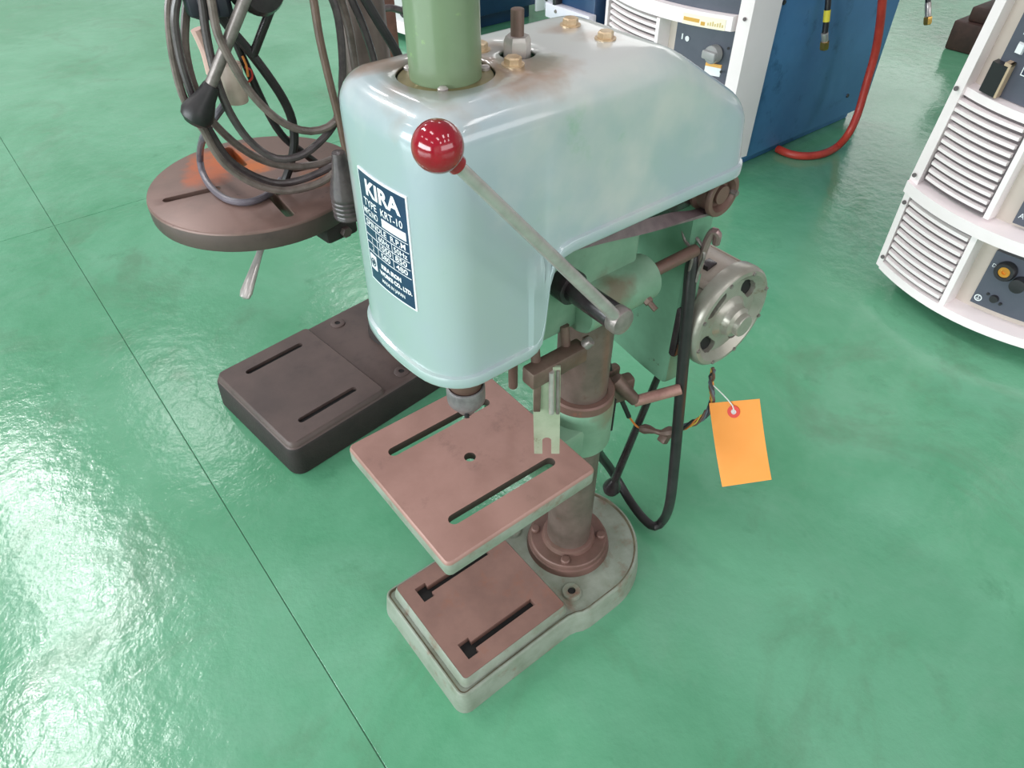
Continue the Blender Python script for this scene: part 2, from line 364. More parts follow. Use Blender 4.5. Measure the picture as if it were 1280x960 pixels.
# ---- base
base_out = []
def arc2(cx, cy, r, a0, a1, n): return [Vector((cx + r * math.cos(R(a0 + (a1 - a0) * k / n)), cy + r * math.sin(R(a0 + (a1 - a0) * k / n)))) for k in range(n + 1)]
base_out += arc2(-0.238, -0.079, 0.016, 180, 270, 6)                       # front right corner
base_out += [Vector((-0.20, -0.0945)), Vector((-0.15, -0.0945)), Vector((-0.10, -0.0945)), Vector((-0.078, -0.095))]
base_out += [Vector((-0.068, -0.0975)), Vector((-0.060, -0.1015)), Vector((-0.048, -0.1035)), Vector((-0.02, -0.1035))]
base_out += arc2(0, 0, 0.1035, -90, 90, 30)
base_out += [Vector((-0.02, 0.1035)), Vector((-0.048, 0.1035)), Vector((-0.060, 0.1015)), Vector((-0.068, 0.0975))]
base_out += [Vector((-0.078, 0.095)), Vector((-0.10, 0.0945)), Vector((-0.15, 0.0945)), Vector((-0.20, 0.0945))]
base_out += arc2(-0.238, 0.079, 0.016, 90, 180, 6)
b = BM()
loft(b, base_out, [(0, 0), (0.0, 0.006), (0.0036, 0.036), (0.0042, 0.0395), (0.0055, 0.0412), (0.0072, 0.0410), (0.0086, 0.0385), (0.0098, 0.0383)], mis=[0, 0, 0, 0, 0, 1, 1, 0])
base = obj('base', b, [oldgreen, mat('groove_dirt', srgb(94, 84, 66), srgb(120, 118, 96), rough=0.8, scale=50)], D)
pad_o = rpoly([(-0.236, -0.0795), (-0.0755, -0.0795), (-0.0755, 0.0795), (-0.236, 0.0795)], 0.005, 4)
b = BM()
loft(b, pad_o, [(-0.0046, 0.0380), (-0.0042, 0.0425), (-0.0010, 0.0532), (0.0, 0.0545)], cap0=False, cap1=False)
obj('pad_rim', b, oldgreen, base)
b = BM(); loft(b, pad_o, [(0.0003, 0.0385), (0.0003, 0.0546)], cap0=True)
pad = obj('work_pad', b, padmat, base)
cs = []
for y in (0.0495, -0.0495):
    c = BM(); box(c, (-0.158, y, 0.05), (0.105, 0.0105, 0.03)); cs.append(c)
    c = BM(); box(c, (-0.2095, y, 0.05), (0.016, 0.024, 0.03)); cs.append(c)
cut(pad, cs)
for y in (0.0495, -0.0495):
    b = BM(); box(b, (-0.158, y, 0.0435), (0.118, 0.026, 0.003)); obj('slot_floor', b, black, base, 0)
for sx, sy in ((-0.050, -0.064), (-0.050, 0.064)):
    b = BM(); lathe(b, [(0.014, 0.0375), (0.0125, 0.0425), (0.0115, 0.0432), (0.0055, 0.0432), (0.0052, 0.038), (0, 0.038)], (sx, sy, 0), n=24)
    o = obj('mounting_lug', b, oldgreen, base)
    b = BM(); cyl(b, (sx, sy, 0.0382), (sx, sy, 0.0410), 0.0050, 16); obj('hole', b, black, base)
# ---- flange and column
b = BM(); lathe(b, [(0.0585, 0.038), (0.0565, 0.0475), (0.0545, 0.0485), (0.0535, 0.0545), (0.052, 0.056), (0.0375, 0.056), (0.0365, 0.0595), (0.0355, 0.0625), (0.0335, 0.0635), (0.0, 0.0635)], n=56)
flange = obj('column_flange', b, flangem, D)
for k, (bx, by) in enumerate(((-0.032, -0.030), (0.034, -0.030), (-0.031, 0.035), (0.033, 0.033))):
    b = BM(); lathe(b, [(0, 0), (0.0065, 0), (0.0065, 0.0035), (0.005, 0.005), (0, 0.0053)], (bx, by, 0.0558), n=14); obj('flange_bolt', b, flangem, flange)
b = BM(); cyl(b, (0, 0, 0.05), (0, 0, 0.60), 0.030, 48); obj('column', b, colsteel, D)
# ---- table
tab_o = rpoly([(-0.251, -0.0945), (-0.0635, -0.0945), (-0.0635, 0.0945), (-0.251, 0.0945)], 0.007, 5)
b = BM(); loft(b, tab_o, [(0.004, 0.309), (0.001, 0.3105), (0.0, 0.3135), (0.0, 0.3275), (0.0012, 0.3305), (0.0022, 0.3313)], mis=[0, 0, 0, 1, 1, 1])
table = obj('table', b, [oldgreen, machined], D)
c = BM(); cyl(c, (-0.157, 0, 0.28), (-0.157, 0, 0.36), 0.0062, 24)
pk = BM(); loft(pk, rpoly([(-0.243, -0.0865), (-0.0715, -0.0865), (-0.0715, 0.0865), (-0.243, 0.0865)], 0.006), [(0, 0.30), (0, 0.3215)])
cut(table, [pk, slot_bm((-0.2155, 0.056), (-0.0965, 0.056), 0.0062, 0.28, 0.36), slot_bm((-0.2155, -0.0555), (-0.0965, -0.0575), 0.0062, 0.28, 0.36), c])
table.data.materials.append(mat('slot_wall', srgb(66, 52, 46), rough=0.7))
for f in table.data.polygons:
    if abs(f.normal.z) < 0.5 and abs(f.center.y) < 0.07 and -0.23 < f.center.x < -0.08: f.material_index = 2
b = BM(); box(b, (-0.055, 0, 0.289), (0.075, 0.066, 0.042), 0.006)
box(b, (-0.075, 0, 0.303), (0.02, 0.15, 0.014), 0.004)
obj('table_arm', b, casting, table)
b = BM(); lathe(b, [(0.0315, 0.262), (0.0385, 0.262), (0.0395, 0.265), (0.0395, 0.326), (0.0385, 0.3295)], n=48)
collar = obj('table_collar', b, casting, D)
b = BM(); lathe(b, [(0.0385, 0.3292), (0.0385, 0.3395), (0.0365, 0.3415), (0.0302, 0.3415)], n=48); obj('collar_ring', b, flangem, collar)
b = BM(); box(b, (0.030, -0.0262, 0.298), (0.0022, 0.004, 0.052), rot=None); obj('clamp_slit', b, black, collar)
b = BM(); box(b, (0.048, -0.012, 0.318), (0.040, 0.016, 0.034), 0.004, Matrix.Rotation(R(-15), 3, 'Z')); box(b, (0.048, 0.008, 0.318), (0.040, 0.012, 0.034), 0.004)
lug = obj('clamp_lug', b, brown, collar)
# ---- clamp handle in its pinkish sleeve
pA = Vector((0.0550, -0.0340, 0.3102)); pB = Vector((0.1000, -0.0638, 0.3266))
b = BM(); cyl(b, pA, pB, 0.0068, 20, 0.001); obj('clamp_handle', b, pinktube, D)
pC = Vector((0.0400, -0.0131, 0.3396))
b = BM(); cyl(b, pC, pA + (pB - pA) * 0.05, 0.0095, 14, 0.001, 0.0072); obj('clamp_screw', b, brown, D)
# ---- lever hanging behind the motor plate
l0 = Vector((0.1080, -0.0251, 0.3252)); l1 = Vector((0.1040, 0.0186, 0.0683))
b = BM(); tube(b, [l0, l0.lerp(l1, .5), l1], 0.0052, 14, rf=lambda t: 0.85 + 0.35 * t)
lev = obj('tension_lever', b, blackmetal, D)
b = BM(); dirv = (l1 - l0).normalized(); lathe(b, [(0, -0.016), (0.006, -0.015), (0.0085, -0.008), (0.0125, 0.002), (0.0135, 0.008), (0.0115, 0.015), (0.006, 0.019), (0, 0.02)], l1, dirv, 24); obj('knob', b, blackmetal, lev)

# ---- head casting under the cover
b = BM()
box(b, (-0.0775, 0, 0.535), (0.185, 0.09, 0.10), 0.006)
box(b, (-0.06, 0, 0.600), (0.15, 0.084, 0.045), 0.004)
lathe(b, [(0, 0.47), (0.040, 0.47), (0.042, 0.474), (0.042, 0.60), (0, 0.60)], (0, 0, 0), n=40)
lathe(b, [(0, 0.478), (0.030, 0.478), (0.032, 0.482), (0.032, 0.69), (0, 0.69)], (-0.157, 0, 0), n=40)
head = obj('head_casting', b, casting, D)
b = BM(); lathe(b, [(0, -0.062), (0.022, -0.062), (0.0235, -0.060), (0.0235, -0.045), (0.0235, 0.024), (0.0225, 0.0265), (0.020, 0.027), (0.0095, 0.027), (0.009, 0.02), (0, 0.02)], (0, -0.045, 0.505), (1, 0, 0), 36)
boss = obj('rod_boss', b, casting, head)
b = BM(); hexhead(b, (0.010, -0.0655, 0.4965), (0.05, -0.9, -0.42), 0.0048, 0.005); tube(b, [(0.010, -0.066, 0.4965), (0.0105, -0.078, 0.491)], 0.0028, 8, False); obj('set_screw', b, brown, boss)
b = BM(); cyl(b, (0.02, -0.045, 0.505), (0.101, -0.045, 0.505), 0.0065, 20, 0.001); obj('motor_rod', b, flangem, D)
b = BM(); cyl(b, (0.0, 0.045, 0.505), (0.101, 0.045, 0.505), 0.0065, 20, 0.001); obj('motor_rod', b, flangem, D)
# ---- spindle, chuck, stop rods
b = BM(); cyl(b, (-0.157, 0, 0.43), (-0.157, 0, 0.55), 0.0155, 28, 0.001); obj('spindle', b, flangem, D)
b = BM(); lathe(b, [(0, 0.402), (0.009, 0.402), (0.0105, 0.405), (0.0165, 0.413), (0.0182, 0.416), (0.0187, 0.4195), (0.0187, 0.4330), (0.0180, 0.4350), (0.0170, 0.4355), (0.0150, 0.4335), (0, 0.4335)], (-0.157, 0, 0), n=40)
chuck = obj('chuck', b, chuckm, D)
for k in range(3):
    a = R(120 * k + 235); b = BM(); cyl(b, (-0.157 + 0.0135 * math.cos(a), 0.0135 * math.sin(a), 0.4085), (-0.157 + 0.0165 * math.cos(a), 0.0165 * math.sin(a), 0.4065), 0.0024, 10); obj('key_hole', b, black, chuck)
b = BM(); cyl(b, (-0.157, 0, 0.397), (-0.157, 0, 0.404), 0.006, 18, 0.001); obj('jaw', b, blackmetal, chuck)
b = BM(); cyl(b, (-0.0755, 0.030, 0.363), (-0.0755, 0.030, 0.50), 0.0052, 16, 0.001); obj('stop_rod', b, brown, D)
b = BM(); cyl(b, (-0.108, 0.030, 0.408), (-0.108, 0.030, 0.50), 0.0055, 16, 0.001); obj('guide_rod', b, dullsteel, D)

# ---- belt cover
def zbot(x):
    T = [(-1, .508), (-.140, .508), (-.132, .5105), (-.127, .517), (-.1245, .530), (-.1205, .572), (-.116, .586), (-.108, .593), (-.098, .595), (1, .595)]
    for (xa, za), (xb, zb_) in zip(T, T[1:]):
        if xa <= x <= xb: return za + (zb_ - za) * (x - xa) / (xb - xa)
def ztop(x):
    s = 0.004; d = (x - 0.006) * 0.60
    return 0.7225 - s * math.log(1 + math.exp(min(50, d / s)))
WH = 0.0715
def front_x(y): return -0.2248 + 2.2 * min(abs(y), 0.036) ** 2
half = []
n0 = 12
for k in range(n0 + 1):
    y = 0.036 * k / n0; half.append((front_x(y), -y))
cx0 = front_x(0.036); th0 = math.atan2(2 * 2.2 * 0.036, 1)
for k in range(1, 10):
    a = th0 + (math.pi / 2 - th0) * k / 9
    half.append((cx0 + 0.0345 * (math.cos(th0) - math.cos(a)), -(0.036 + (math.sin(a) - math.sin(th0)) * (WH - 0.036) / (1 - math.sin(th0)))))
xe = half[-1][0]
xs_ = [xe + (-.142 - xe) * k / 4 for k in range(1, 5)] + [-.1395, -.136, -.132, -.129, -.127, -.1257, -.1245, -.123, -.1215, -.1205, -.118, -.116, -.112, -.108, -.103, -.098] + [-.09 + .0075 * k for k in range(25)]
half += [(x, -WH) for x in xs_]
half += [(0.121 - 0.027 + 0.027 * math.sin(R(a)), -WH + 0.027 - 0.027 * math.cos(R(a))) for a in (12, 24, 36, 48, 60, 72, 82, 90)]
half += [(0.121, -WH + 0.027 + (WH - 0.027) * k / 6) for k in range(1, 7)]
cov = [Vector(p) for p in half] + [Vector((x, -y)) for x, y in half[-2:0:-1]]
cN = normals2(cov)
b = BM(); rings = []
RT = 0.0235
def ring(fn):
    rings.append([b.verts.new(fn(p, q)) for p, q in zip(cov, cN)])
def at(p, q, ins): return (p.x - q.x * ins, p.y - q.y * ins)
def lip(p, z):
    # flange turned out along the vertical edge of the deep front part as well
    return -0.0026 if (-0.137 < p.x < -0.1195 and abs(p.y) > 0.05 and z < 0.592) else 0.0
ring(lambda p, q: (*at(p, q, -0.0026), zbot(p.x)))
ring(lambda p, q: (*at(p, q, -0.0031), zbot(p.x) + 0.001))
ring(lambda p, q: (*at(p, q, -0.0031), zbot(p.x) + 0.0088))
ring(lambda p, q: (*at(p, q, -0.0026), zbot(p.x) + 0.0098))
ring(lambda p, q: (*at(p, q, lip(p, zbot(p.x))), zbot(p.x) + 0.0108))
for k in range(1, 13):
    t = k / 12
    def f(p, q):
        z = (zbot(p.x) + 0.0108) * (1 - t) + (ztop(p.x) - RT) * t
        return (*at(p, q, 0.003 * t + lip(p, z)), z)
    ring(f)
for k in range(1, 9):
    a = R(90 * k / 8)
    def f(p, q):
        x, y = at(p, q, 0.003 + RT * (1 - math.cos(a))); return (x, y, ztop(x) - RT + RT * math.sin(a))
    ring(f)
for A, B_ in zip(rings, rings[1:]):
    for k in range(len(cov)): b.faces.new((A[k], A[(k + 1) % len(cov)], B_[(k + 1) % len(cov)], B_[k]))
# top: flat cap with its two round holes
from mathutils.geometry import delaunay_2d_cdt
last = rings[-1]; pts2 = [v.co.xy.copy() for v in last]; eds = [(k, (k + 1) % len(pts2)) for k in range(len(pts2))]
holes = ((-0.157, 0.0, 0.0340, 40), (-0.095, 0.0, 0.0135, 24))
for (hx, hy, hr, hn) in holes:
    s0 = len(pts2); pts2 += [Vector((hx + hr * math.cos(2 * math.pi * k / hn), hy + hr * math.sin(2 * math.pi * k / hn))) for k in range(hn)]
    eds += [(s0 + k, s0 + (k + 1) % hn) for k in range(hn)]
for gx in [-0.07 + 0.02 * k for k in range(3)] + [-0.012 + 0.004 * k for k in range(10)] + [0.035, 0.05, 0.065, 0.08]:
    for gy in (-0.03, -0.018, -0.006, 0.006, 0.018, 0.03): pts2.append(Vector((gx, gy)))
vo, eo, fo_, ov, oe, of = delaunay_2d_cdt(pts2, eds, [], 0, 1e-7)
bv = {}
for i, v in enumerate(vo):
    src = [q for q in ov[i] if q < len(last)]
    bv[i] = last[src[0]] if src else b.verts.new((v.x, v.y, ztop(v.x)))
from mathutils.geometry import intersect_point_tri_2d
outl = [v.co.xy.copy() for v in last]
def inside(p):
    c = False; n = len(outl)
    for i in range(n):
        a, d = outl[i], outl[(i + 1) % n]
        if (a.y > p.y) != (d.y > p.y) and p.x < (d.x - a.x) * (p.y - a.y) / (d.y - a.y) + a.x: c = not c
    return c
for f in fo_:
    cc = sum((vo[i] for i in f), Vector((0, 0))) / len(f)
    if not inside(cc) or any((cc - Vector((hx, hy))).length < hr * 0.995 for hx, hy, hr, hn in holes): continue
    try: b.faces.new([bv[i] for i in f])
    except ValueError: pass
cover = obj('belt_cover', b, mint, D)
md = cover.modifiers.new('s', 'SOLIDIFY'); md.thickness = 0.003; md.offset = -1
# top fittings
b = BM(); cyl(b, (-0.157, 0, 0.700), (-0.157, 0, 0.7205), 0.0330, 48, 0.001); ringo = obj('guard_ring', b, olive, D)
for a in (118, 232, 345):
    b = BM(); x = -0.157 + 0.0285 * math.cos(R(a)); y = 0.0285 * math.sin(R(a)); lathe(b, [(0, 0), (0.0036, 0), (0.0036, 0.002), (0.002, 0.0032), (0, 0.0034)], (x, y, 0.7204), n=14); obj('ring_screw', b, steel, ringo)
b = BM(); lathe(b, [(0, 0), (0.0246, 0), (0.0246, 0.135), (0.0232, 0.142), (0.018, 0.146), (0, 0.147)], (-0.157, 0, 0.7202), n=48); obj('spindle_guard_tube', b, tubegreen, D)
for x, y in ((-0.112, 0.0225), (-0.112, -0.0165), (-0.0215, 0.0255), (-0.0230, -0.0155)):
    b = BM(); lathe(b, [(0, 0), (0.0082, 0), (0.0082, 0.0009), (0, 0.0009)], (x, y, ztop(x)), n=20); hexhead(b, (x, y, ztop(x) + 0.0008), (0, 0, 1), 0.0062, 0.0048, 0.0004); obj('cover_bolt', b, zinc, cover)
b = BM(); cyl(b, (-0.095, 0, 0.66), (-0.095, 0, 0.7520), 0.0048, 18, 0.001); stud = obj('cover_stud', b, brown, D)
b = BM(); hexhead(b, (-0.095, 0, 0.7190), (0, 0, 1), 0.0098, 0.0155); hexhead(b, (-0.095, 0, 0.7150), (0, 0, 1), 0.0098, 0.0035); obj('stud_nut', b, steel, stud)
# ---- nameplate, bent round the front of the cover
PS = []
for k in range(len(half) // 2, -1, -1): pass
fr = [Vector(p) for p in half[:22]]; left = [Vector((x, -y)) for x, y in half[1:22]][::-1]
line = left + fr                          # from the left side of the front to the right
acc = [0.0]
for p, q in zip(line, line[1:]): acc.append(acc[-1] + (q - p).length)
mid = acc[len(left)]
def on_front(s, z, off):
    s += mid
    for i in range(len(acc) - 1):
        if acc[i] <= s <= acc[i + 1]:
            t = (s - acc[i]) / (acc[i + 1] - acc[i]); p = line[i].lerp(line[i + 1], t); d = (line[i + 1] - line[i]).normalized(); nn = Vector((-abs(d.y) if True else 0, 0))
            nn = Vector((d.y, -d.x)); 
            if nn.x > 0: nn = -nn
            ins = 0.003 * (z - 0.52) / 0.17
            return Vector((p.x + nn.x * (off - ins), p.y + nn.y * (off - ins), z))
    return Vector((line[-1].x, line[-1].y, z))
SL, SR, ZB, ZT = -0.0215, 0.0400, 0.5745, 0.6675
SC = (SL + SR) / 2; ZC = (ZB + ZT) / 2; PW = SR - SL; PH = ZT - ZB
def patch(bm, s0, s1, z0, z1, o0, o1, ns=14, mi=0):
    V = [[[bm.verts.new(on_front(s0 + (s1 - s0) * i / ns, z, o)) for i in range(ns + 1)] for z in (z0, z1)] for o in (o0, o1)]
    for i in range(ns):
        for q in ((V[1][0][i], V[1][0][i + 1], V[1][1][i + 1], V[1][1][i]), (V[0][0][i], V[0][1][i], V[0][1][i + 1], V[0][0][i + 1]), (V[0][0][i], V[0][0][i + 1], V[1][0][i + 1], V[1][0][i]), (V[0][1][i], V[1][1][i], V[1][1][i + 1], V[0][1][i + 1])):
            bm.faces.new(q).material_index = mi
    for i in (0, ns): bm.faces.new((V[0][0][i], V[1][0][i], V[1][1][i], V[0][1][i])).material_index = mi
b = BM(); patch(b, SL, SR, ZB, ZT, -0.001, 0.0010); plate = obj('nameplate', b, whitepaint, cover, label='navy and white maker plate with a table of spindle speeds')
b = BM(); patch(b, SL + .0016, SR - .0016, ZB + .0016, ZT - .0016, 0.0008, 0.0013); obj('plate_field', b, platemat, plate)
b = BM()
def tx(body, u, v, size, width=None, bold=0.0, align='CENTER'):
    text_bm(b, body, size, lambda x, y: on_front(SC + u * PW + x, ZC + v * PH + y, 0.0016), width, bold, align)
tx('KIRA', 0.02, 0.375, 0.0165, 0.043, 0.0006)
tx('TYPE  KRT-10', 0.0, 0.245, 0.0082, 0.049, 0.0001)
tx('MFG.NO', -0.27, 0.163, 0.0072, 0.0205, 0.0001)
patch(b, SC - 0.02 * PW, SC + 0.44 * PW, ZC + 0.125 * PH, ZC + 0.195 * PH, 0.0011, 0.0016)
def hl(v, u0=-.46, u1=.46): patch(b, SC + u0 * PW, SC + u1 * PW, ZC + v * PH - .00025, ZC + v * PH + .00025, 0.0011, 0.0015)
def vl(u, v0, v1): patch(b, SC + u * PW - .00025, SC + u * PW + .00025, ZC + v0 * PH, ZC + v1 * PH, 0.0011, 0.0015, 1)
hl(.105); hl(.025); hl(-.055); hl(-.125); hl(-.205)
vl(-.20, -.205, .025); vl(.14, -.205, .025)
tx('SPINDLE  R.P.M', 0.0, 0.064, 0.0064, 0.051, 0.0001)
tx('60Hz', -0.03, -0.016, 0.0062, 0.015, 0.0001); tx('50Hz', 0.30, -0.016, 0.0062, 0.0155, 0.0001)
tx('1', -0.32, -0.09, 0.0062); tx('1050', -0.03, -0.09, 0.0062, 0.0155, 0.0001); tx('850', 0.30, -0.09, 0.0062, 0.0135, 0.0001)
tx('2', -0.32, -0.165, 0.0062); tx('580', -0.03, -0.165, 0.0062, 0.0125, 0.0001); tx('480', 0.30, -0.165, 0.0062, 0.0135, 0.0001)
tx('KIRA IRON', 0.05, -0.275, 0.0050, 0.026, 0.0003); tx('WORKS CO., LTD.', 0.12, -0.345, 0.0050, 0.041, 0.0003); tx('MADE IN JAPAN', 0.06, -0.42, 0.0042, 0.030, 0.0001)
patch(b, SC - .44 * PW, SC - .285 * PW, ZC - .375 * PH, ZC - .235 * PH, 0.0011, 0.0015, 3)
obj('lettering', b, whitepaint, plate, 0)
b = BM()
for rr, r2_ in ((0.0036, 0.0027), (0.0017, 0.0)):
    k0 = []
    for k in range(20):
        a = 2 * math.pi * k / 20; k0.append((math.cos(a), math.sin(a)))
    uo = SC - .3625 * PW; vo = ZC - .305 * PH
    vo_ = [b.verts.new(on_front(uo + c * rr, vo + s * rr, 0.0019)) for c, s in k0]
    if r2_:
        vi = [b.verts.new(on_front(uo + c * r2_, vo + s * r2_, 0.0019)) for c, s in k0]
        for k in range(20): b.faces.new((vo_[k], vo_[(k + 1) % 20], vi[(k + 1) % 20], vi[k]))
    else: b.faces.new(vo_)
obj('emblem', b, platemat, plate, 0)

# ---- feed lever
AX, AZ, AY = -0.0805, 0.5445, -0.1165
b = BM(); cyl(b, (AX, -0.03, AZ), (AX, -0.060, AZ), 0.0155, 28, 0.001); cyl(b, (AX, -0.058, AZ), (AX, -0.1085, AZ), 0.0112, 28, 0.0006)
shaft = obj('feed_shaft', b, blackmetal, D)
b = BM(); lathe(b, [(0, 0), (0.0112, 0), (0.0119, 0.001), (0.0119, 0.0085), (0.0108, 0.0108), (0.006, 0.0118), (0, 0.012)], (AX, -0.1085, AZ), (0, -1, 0), 32); obj('shaft_cap', b, dullsteel, shaft)
ball = Vector((-0.2405, -0.1165, 0.7350)); root = Vector((AX, AY + 0.003, AZ)); dv = (ball - root).normalized()
b = BM(); cyl(b, root, ball - dv * 0.009, 0.0054, 18, 0, 0.0038)
lever = obj('feed_lever', b, steel, D)
b = BM()
lathe(b, [(0, -0.0185), (0.0052, -0.0185), (0.0058, -0.0178), (0.0060, -0.013)] + [(0.0138 * math.sin(R(a)), -0.0138 * math.cos(R(a))) for a in range(30, 180, 8)] + [(0, 0.0138)], ball, dv, 36)
obj('ball_knob', b, redball, lever)
# ---- brown bar and hanging fork on the side of the head
b = BM(); box(b, (-0.094, -0.056, 0.4655), (0.066, 0.017, 0.019), 0.0025)
bar = obj('stop_bar', b, brown, D)
b = BM(); cyl(b, (-0.112, -0.050, 0.470), (-0.112, -0.046, 0.500), 0.0045, 12); obj('bar_bolt', b, brown, bar)
b = BM(); cyl(b, (-0.076, -0.050, 0.470), (-0.076, -0.046, 0.495), 0.0045, 12); obj('bar_bolt', b, brown, bar)
b = BM(); hexhead(b, (-0.060, -0.058, 0.474), (1, -0.3, 0.2), 0.006, 0.006); obj('bar_nut', b, brown, bar)
b = BM(); cyl(b, (-0.0625, -0.0600, 0.4730), (-0.0580, -0.0640, 0.4800), 0.0050, 12, 0.001); obj('bar_screw', b, dullsteel, bar)
ft = Vector((-0.1084, -0.0600, 0.4728)); fb = Vector((-0.1030, -0.0600, 0.3529)); 
wv = Vector((0.786, -0.618, 0)); nv = Vector((-0.618, -0.786, 0)); H = ft.z - fb.z
def fpt(u, h, d): q = fb.lerp(ft, h); return q + wv * u + nv * d
fo = [(-0.0128, 0.0), (-0.0045, 0.0), (-0.0045, 0.17)] + [(0.0045 * math.cos(R(a)), 0.17 + 0.0045 * math.sin(R(a)) / H) for a in range(160, 19, -20)] + [(0.0045, 0.17), (0.0045, 0.0), (0.0128, 0.0), (0.0128, 1.0), (-0.0128, 1.0)]
b = BM(); A = [b.verts.new(fpt(u, h, 0.0013)) for u, h in fo]; B_ = [b.verts.new(fpt(u, h, -0.0013)) for u, h in fo]
b.faces.new(A); b.faces.new(B_[::-1])
for k in range(len(fo)): b.faces.new((A[k], A[(k + 1) % len(fo)], B_[(k + 1) % len(fo)], B_[k]))
bmesh.ops.triangulate(b, faces=[f for f in b.faces if len(f.verts) > 4])
forkp = obj('fork_plate', b, mat('greenish_fork_plate', srgb(176, 182, 160), srgb(160, 168, 144), rough=0.35, metal=0.3, scale=40, spot=srgb(110, 94, 70), spotscale=60), D, 20)
b = BM()
for u in (-0.0085,): 
    box(b, (0, 0, 0), (0.0065, 0.004, H * 0.42), 0.0008, Matrix((wv, nv, Vector((0, 0, 1)))).transposed()); bmesh.ops.translate(b, vec=fpt(u, 0.76, 0.003), verts=b.verts[:])
obj('fork_hinge', b, brown, forkp)
b = BM(); cyl(b, fpt(0.0045, 0.52, 0.0035), fpt(0.0045, 0.97, 0.0035), 0.0026, 10); obj('fork_spring_pin', b, steel, forkp)
b = BM(); cyl(b, fpt(0.0105, 0.50, 0.0015), fpt(0.0105, 0.97, 0.0015), 0.0018, 8); obj('fork_edge', b, dullsteel, forkp)
# ---- motor plate: vertical sheet behind the column, its right edge bent round
prof = [(0.055, 0.100), (0.03, 0.100), (0.0, 0.100), (-0.030, 0.100), (-0.036, 0.1005), (-0.0385, 0.103), (-0.040, 0.112), (-0.041, 0.122)]
zsl = lambda y: 0.318 + max(0, (y + 0.02)) * 0.16
b = BM(); rows = []
for (y, x) in prof:
    rows.append([[b.verts.new((x + o, y + (0.0 if y > -0.03 else 0.0), zz)) for zz in (zsl(y) , 0.40, 0.495, 0.515, 0.535, 0.568)] for o in (0.0, 0.0035)])
for (F0, K0), (F1, K1) in zip(rows, rows[1:]):
    for k in range(5): b.faces.new((F0[k], F1[k], F1[k + 1], F0[k + 1])); b.faces.new((K0[k], K0[k + 1], K1[k + 1], K1[k]))
    b.faces.new((F0[0], K0[0], K1[0], F1[0])); b.faces.new((F0[5], F1[5], K1[5], K0[5]))
for (F0, K0) in (rows[0], rows[-1]):
    for k in range(5): b.faces.new((F0[k], F0[k + 1], K0[k + 1], K0[k]))
mplate = obj('motor_plate', b, plategreen, D)
# clip that holds the cord at the edge of the plate
cl = [(0.1020, -0.0235, 0.5190), (0.1000, -0.0304, 0.5100), (0.0990, -0.0411, 0.5043), (0.0990, -0.0443, 0.4945), (0.1000, -0.0428, 0.4728)]
cl2 = [(0.1060, -0.0283, 0.5152), (0.1070, -0.0395, 0.5135), (0.1080, -0.0488, 0.5055), (0.1080, -0.0520, 0.4967), (0.1070, -0.0498, 0.4824), (0.1060, -0.0498, 0.4670)]
b = BM(); tube(b, cl, 0.0018, 8, step=0.003); tube(b, cl2, 0.0018, 8, step=0.003); obj('cord_clip', b, dullsteel, mplate)
b = BM(); tube(b, [(0.1120, -0.0452, 0.4740), (0.1100, -0.0479, 0.4977), (0.1100, -0.0512, 0.5189), (0.1110, -0.0545, 0.5273), (0.1130, -0.0585, 0.5248), (0.1160, -0.0569, 0.5129)], 0.0042, 10, step=0.003); obj('cord_hook', b, mat('tarnished_hook', srgb(150, 126, 124), srgb(128, 104, 102), rough=0.3, metal=0.4, scale=60), mplate)
# ---- motor
MC = Vector((0.172, 0, 0.394)); MY = -0.060
b = BM(); lathe(b, [(0, 0.165), (0.050, 0.165), (0.058, 0.160), (0.0595, 0.150), (0.0595, 0.012), (0.0, 0.012)], (MC.x, MY, MC.z), (0, 1, 0), 48)
for a in (55, 125, 235, 305):
    v = Vector((math.cos(R(a)), 0, math.sin(R(a)))); box(b, (MC.x + v.x * 0.0595, MY + 0.07, MC.z + v.z * 0.0595), (0.004, 0.11, 0.010), 0.001, Matrix.Rotation(-R(a), 3, 'Y'))
motor = obj('motor', b, motorgrey, D)
b = BM()
lathe(b, [(0, -0.004), (0.016, -0.004), (0.022, -0.002), (0.027, 0.003), (0.046, 0.004), (0.051, 0.000), (0.056, -0.004), (0.0605, -0.0035), (0.0635, 0.000), (0.0645, 0.006), (0.0640, 0.016), (0.060, 0.017), (0.055, 0.012), (0, 0.012)], (MC.x, MY, MC.z), (0, 1, 0), 64)
bell = obj('end_bell', b, belltin, motor)
cs = []
for a in (45, 135, 225, 315):
    for da, rr in ((-14, 0.0080), (-5, 0.0088), (5, 0.0088), (14, 0.0080)):
        c = BM(); v = (MC.x + 0.040 * math.cos(R(a + da)), MC.z + 0.040 * math.sin(R(a + da))); cyl(c, (v[0], MY - 0.03, v[1]), (v[0], MY + 0.0105, v[1]), rr, 20); cs.append(c)
cut(bell, cs)
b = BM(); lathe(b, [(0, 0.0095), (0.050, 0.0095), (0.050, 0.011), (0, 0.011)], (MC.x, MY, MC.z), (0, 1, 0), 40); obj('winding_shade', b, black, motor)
b = BM(); lathe(b, [(0, -0.021), (0.0125, -0.021), (0.0135, -0.020), (0.0140, -0.014), (0.0185, -0.011), (0.0195, -0.004), (0.021, -0.002), (0.0, -0.002)], (MC.x, MY, MC.z), (0, 1, 0), 36); obj('bearing_cap', b, belltin, motor)
for a in (20, 70, 110, 160, 200, 250, 290, 340):
    b = BM(); cyl(b, (MC.x + 0.0575 * math.cos(R(a)), MY - 0.0056, MC.z + 0.0575 * math.sin(R(a))), (MC.x + 0.0575 * math.cos(R(a)), MY + 0.004, MC.z + 0.0575 * math.sin(R(a))), 0.0024, 12); obj('bell_screw', b, dullsteel, motor)
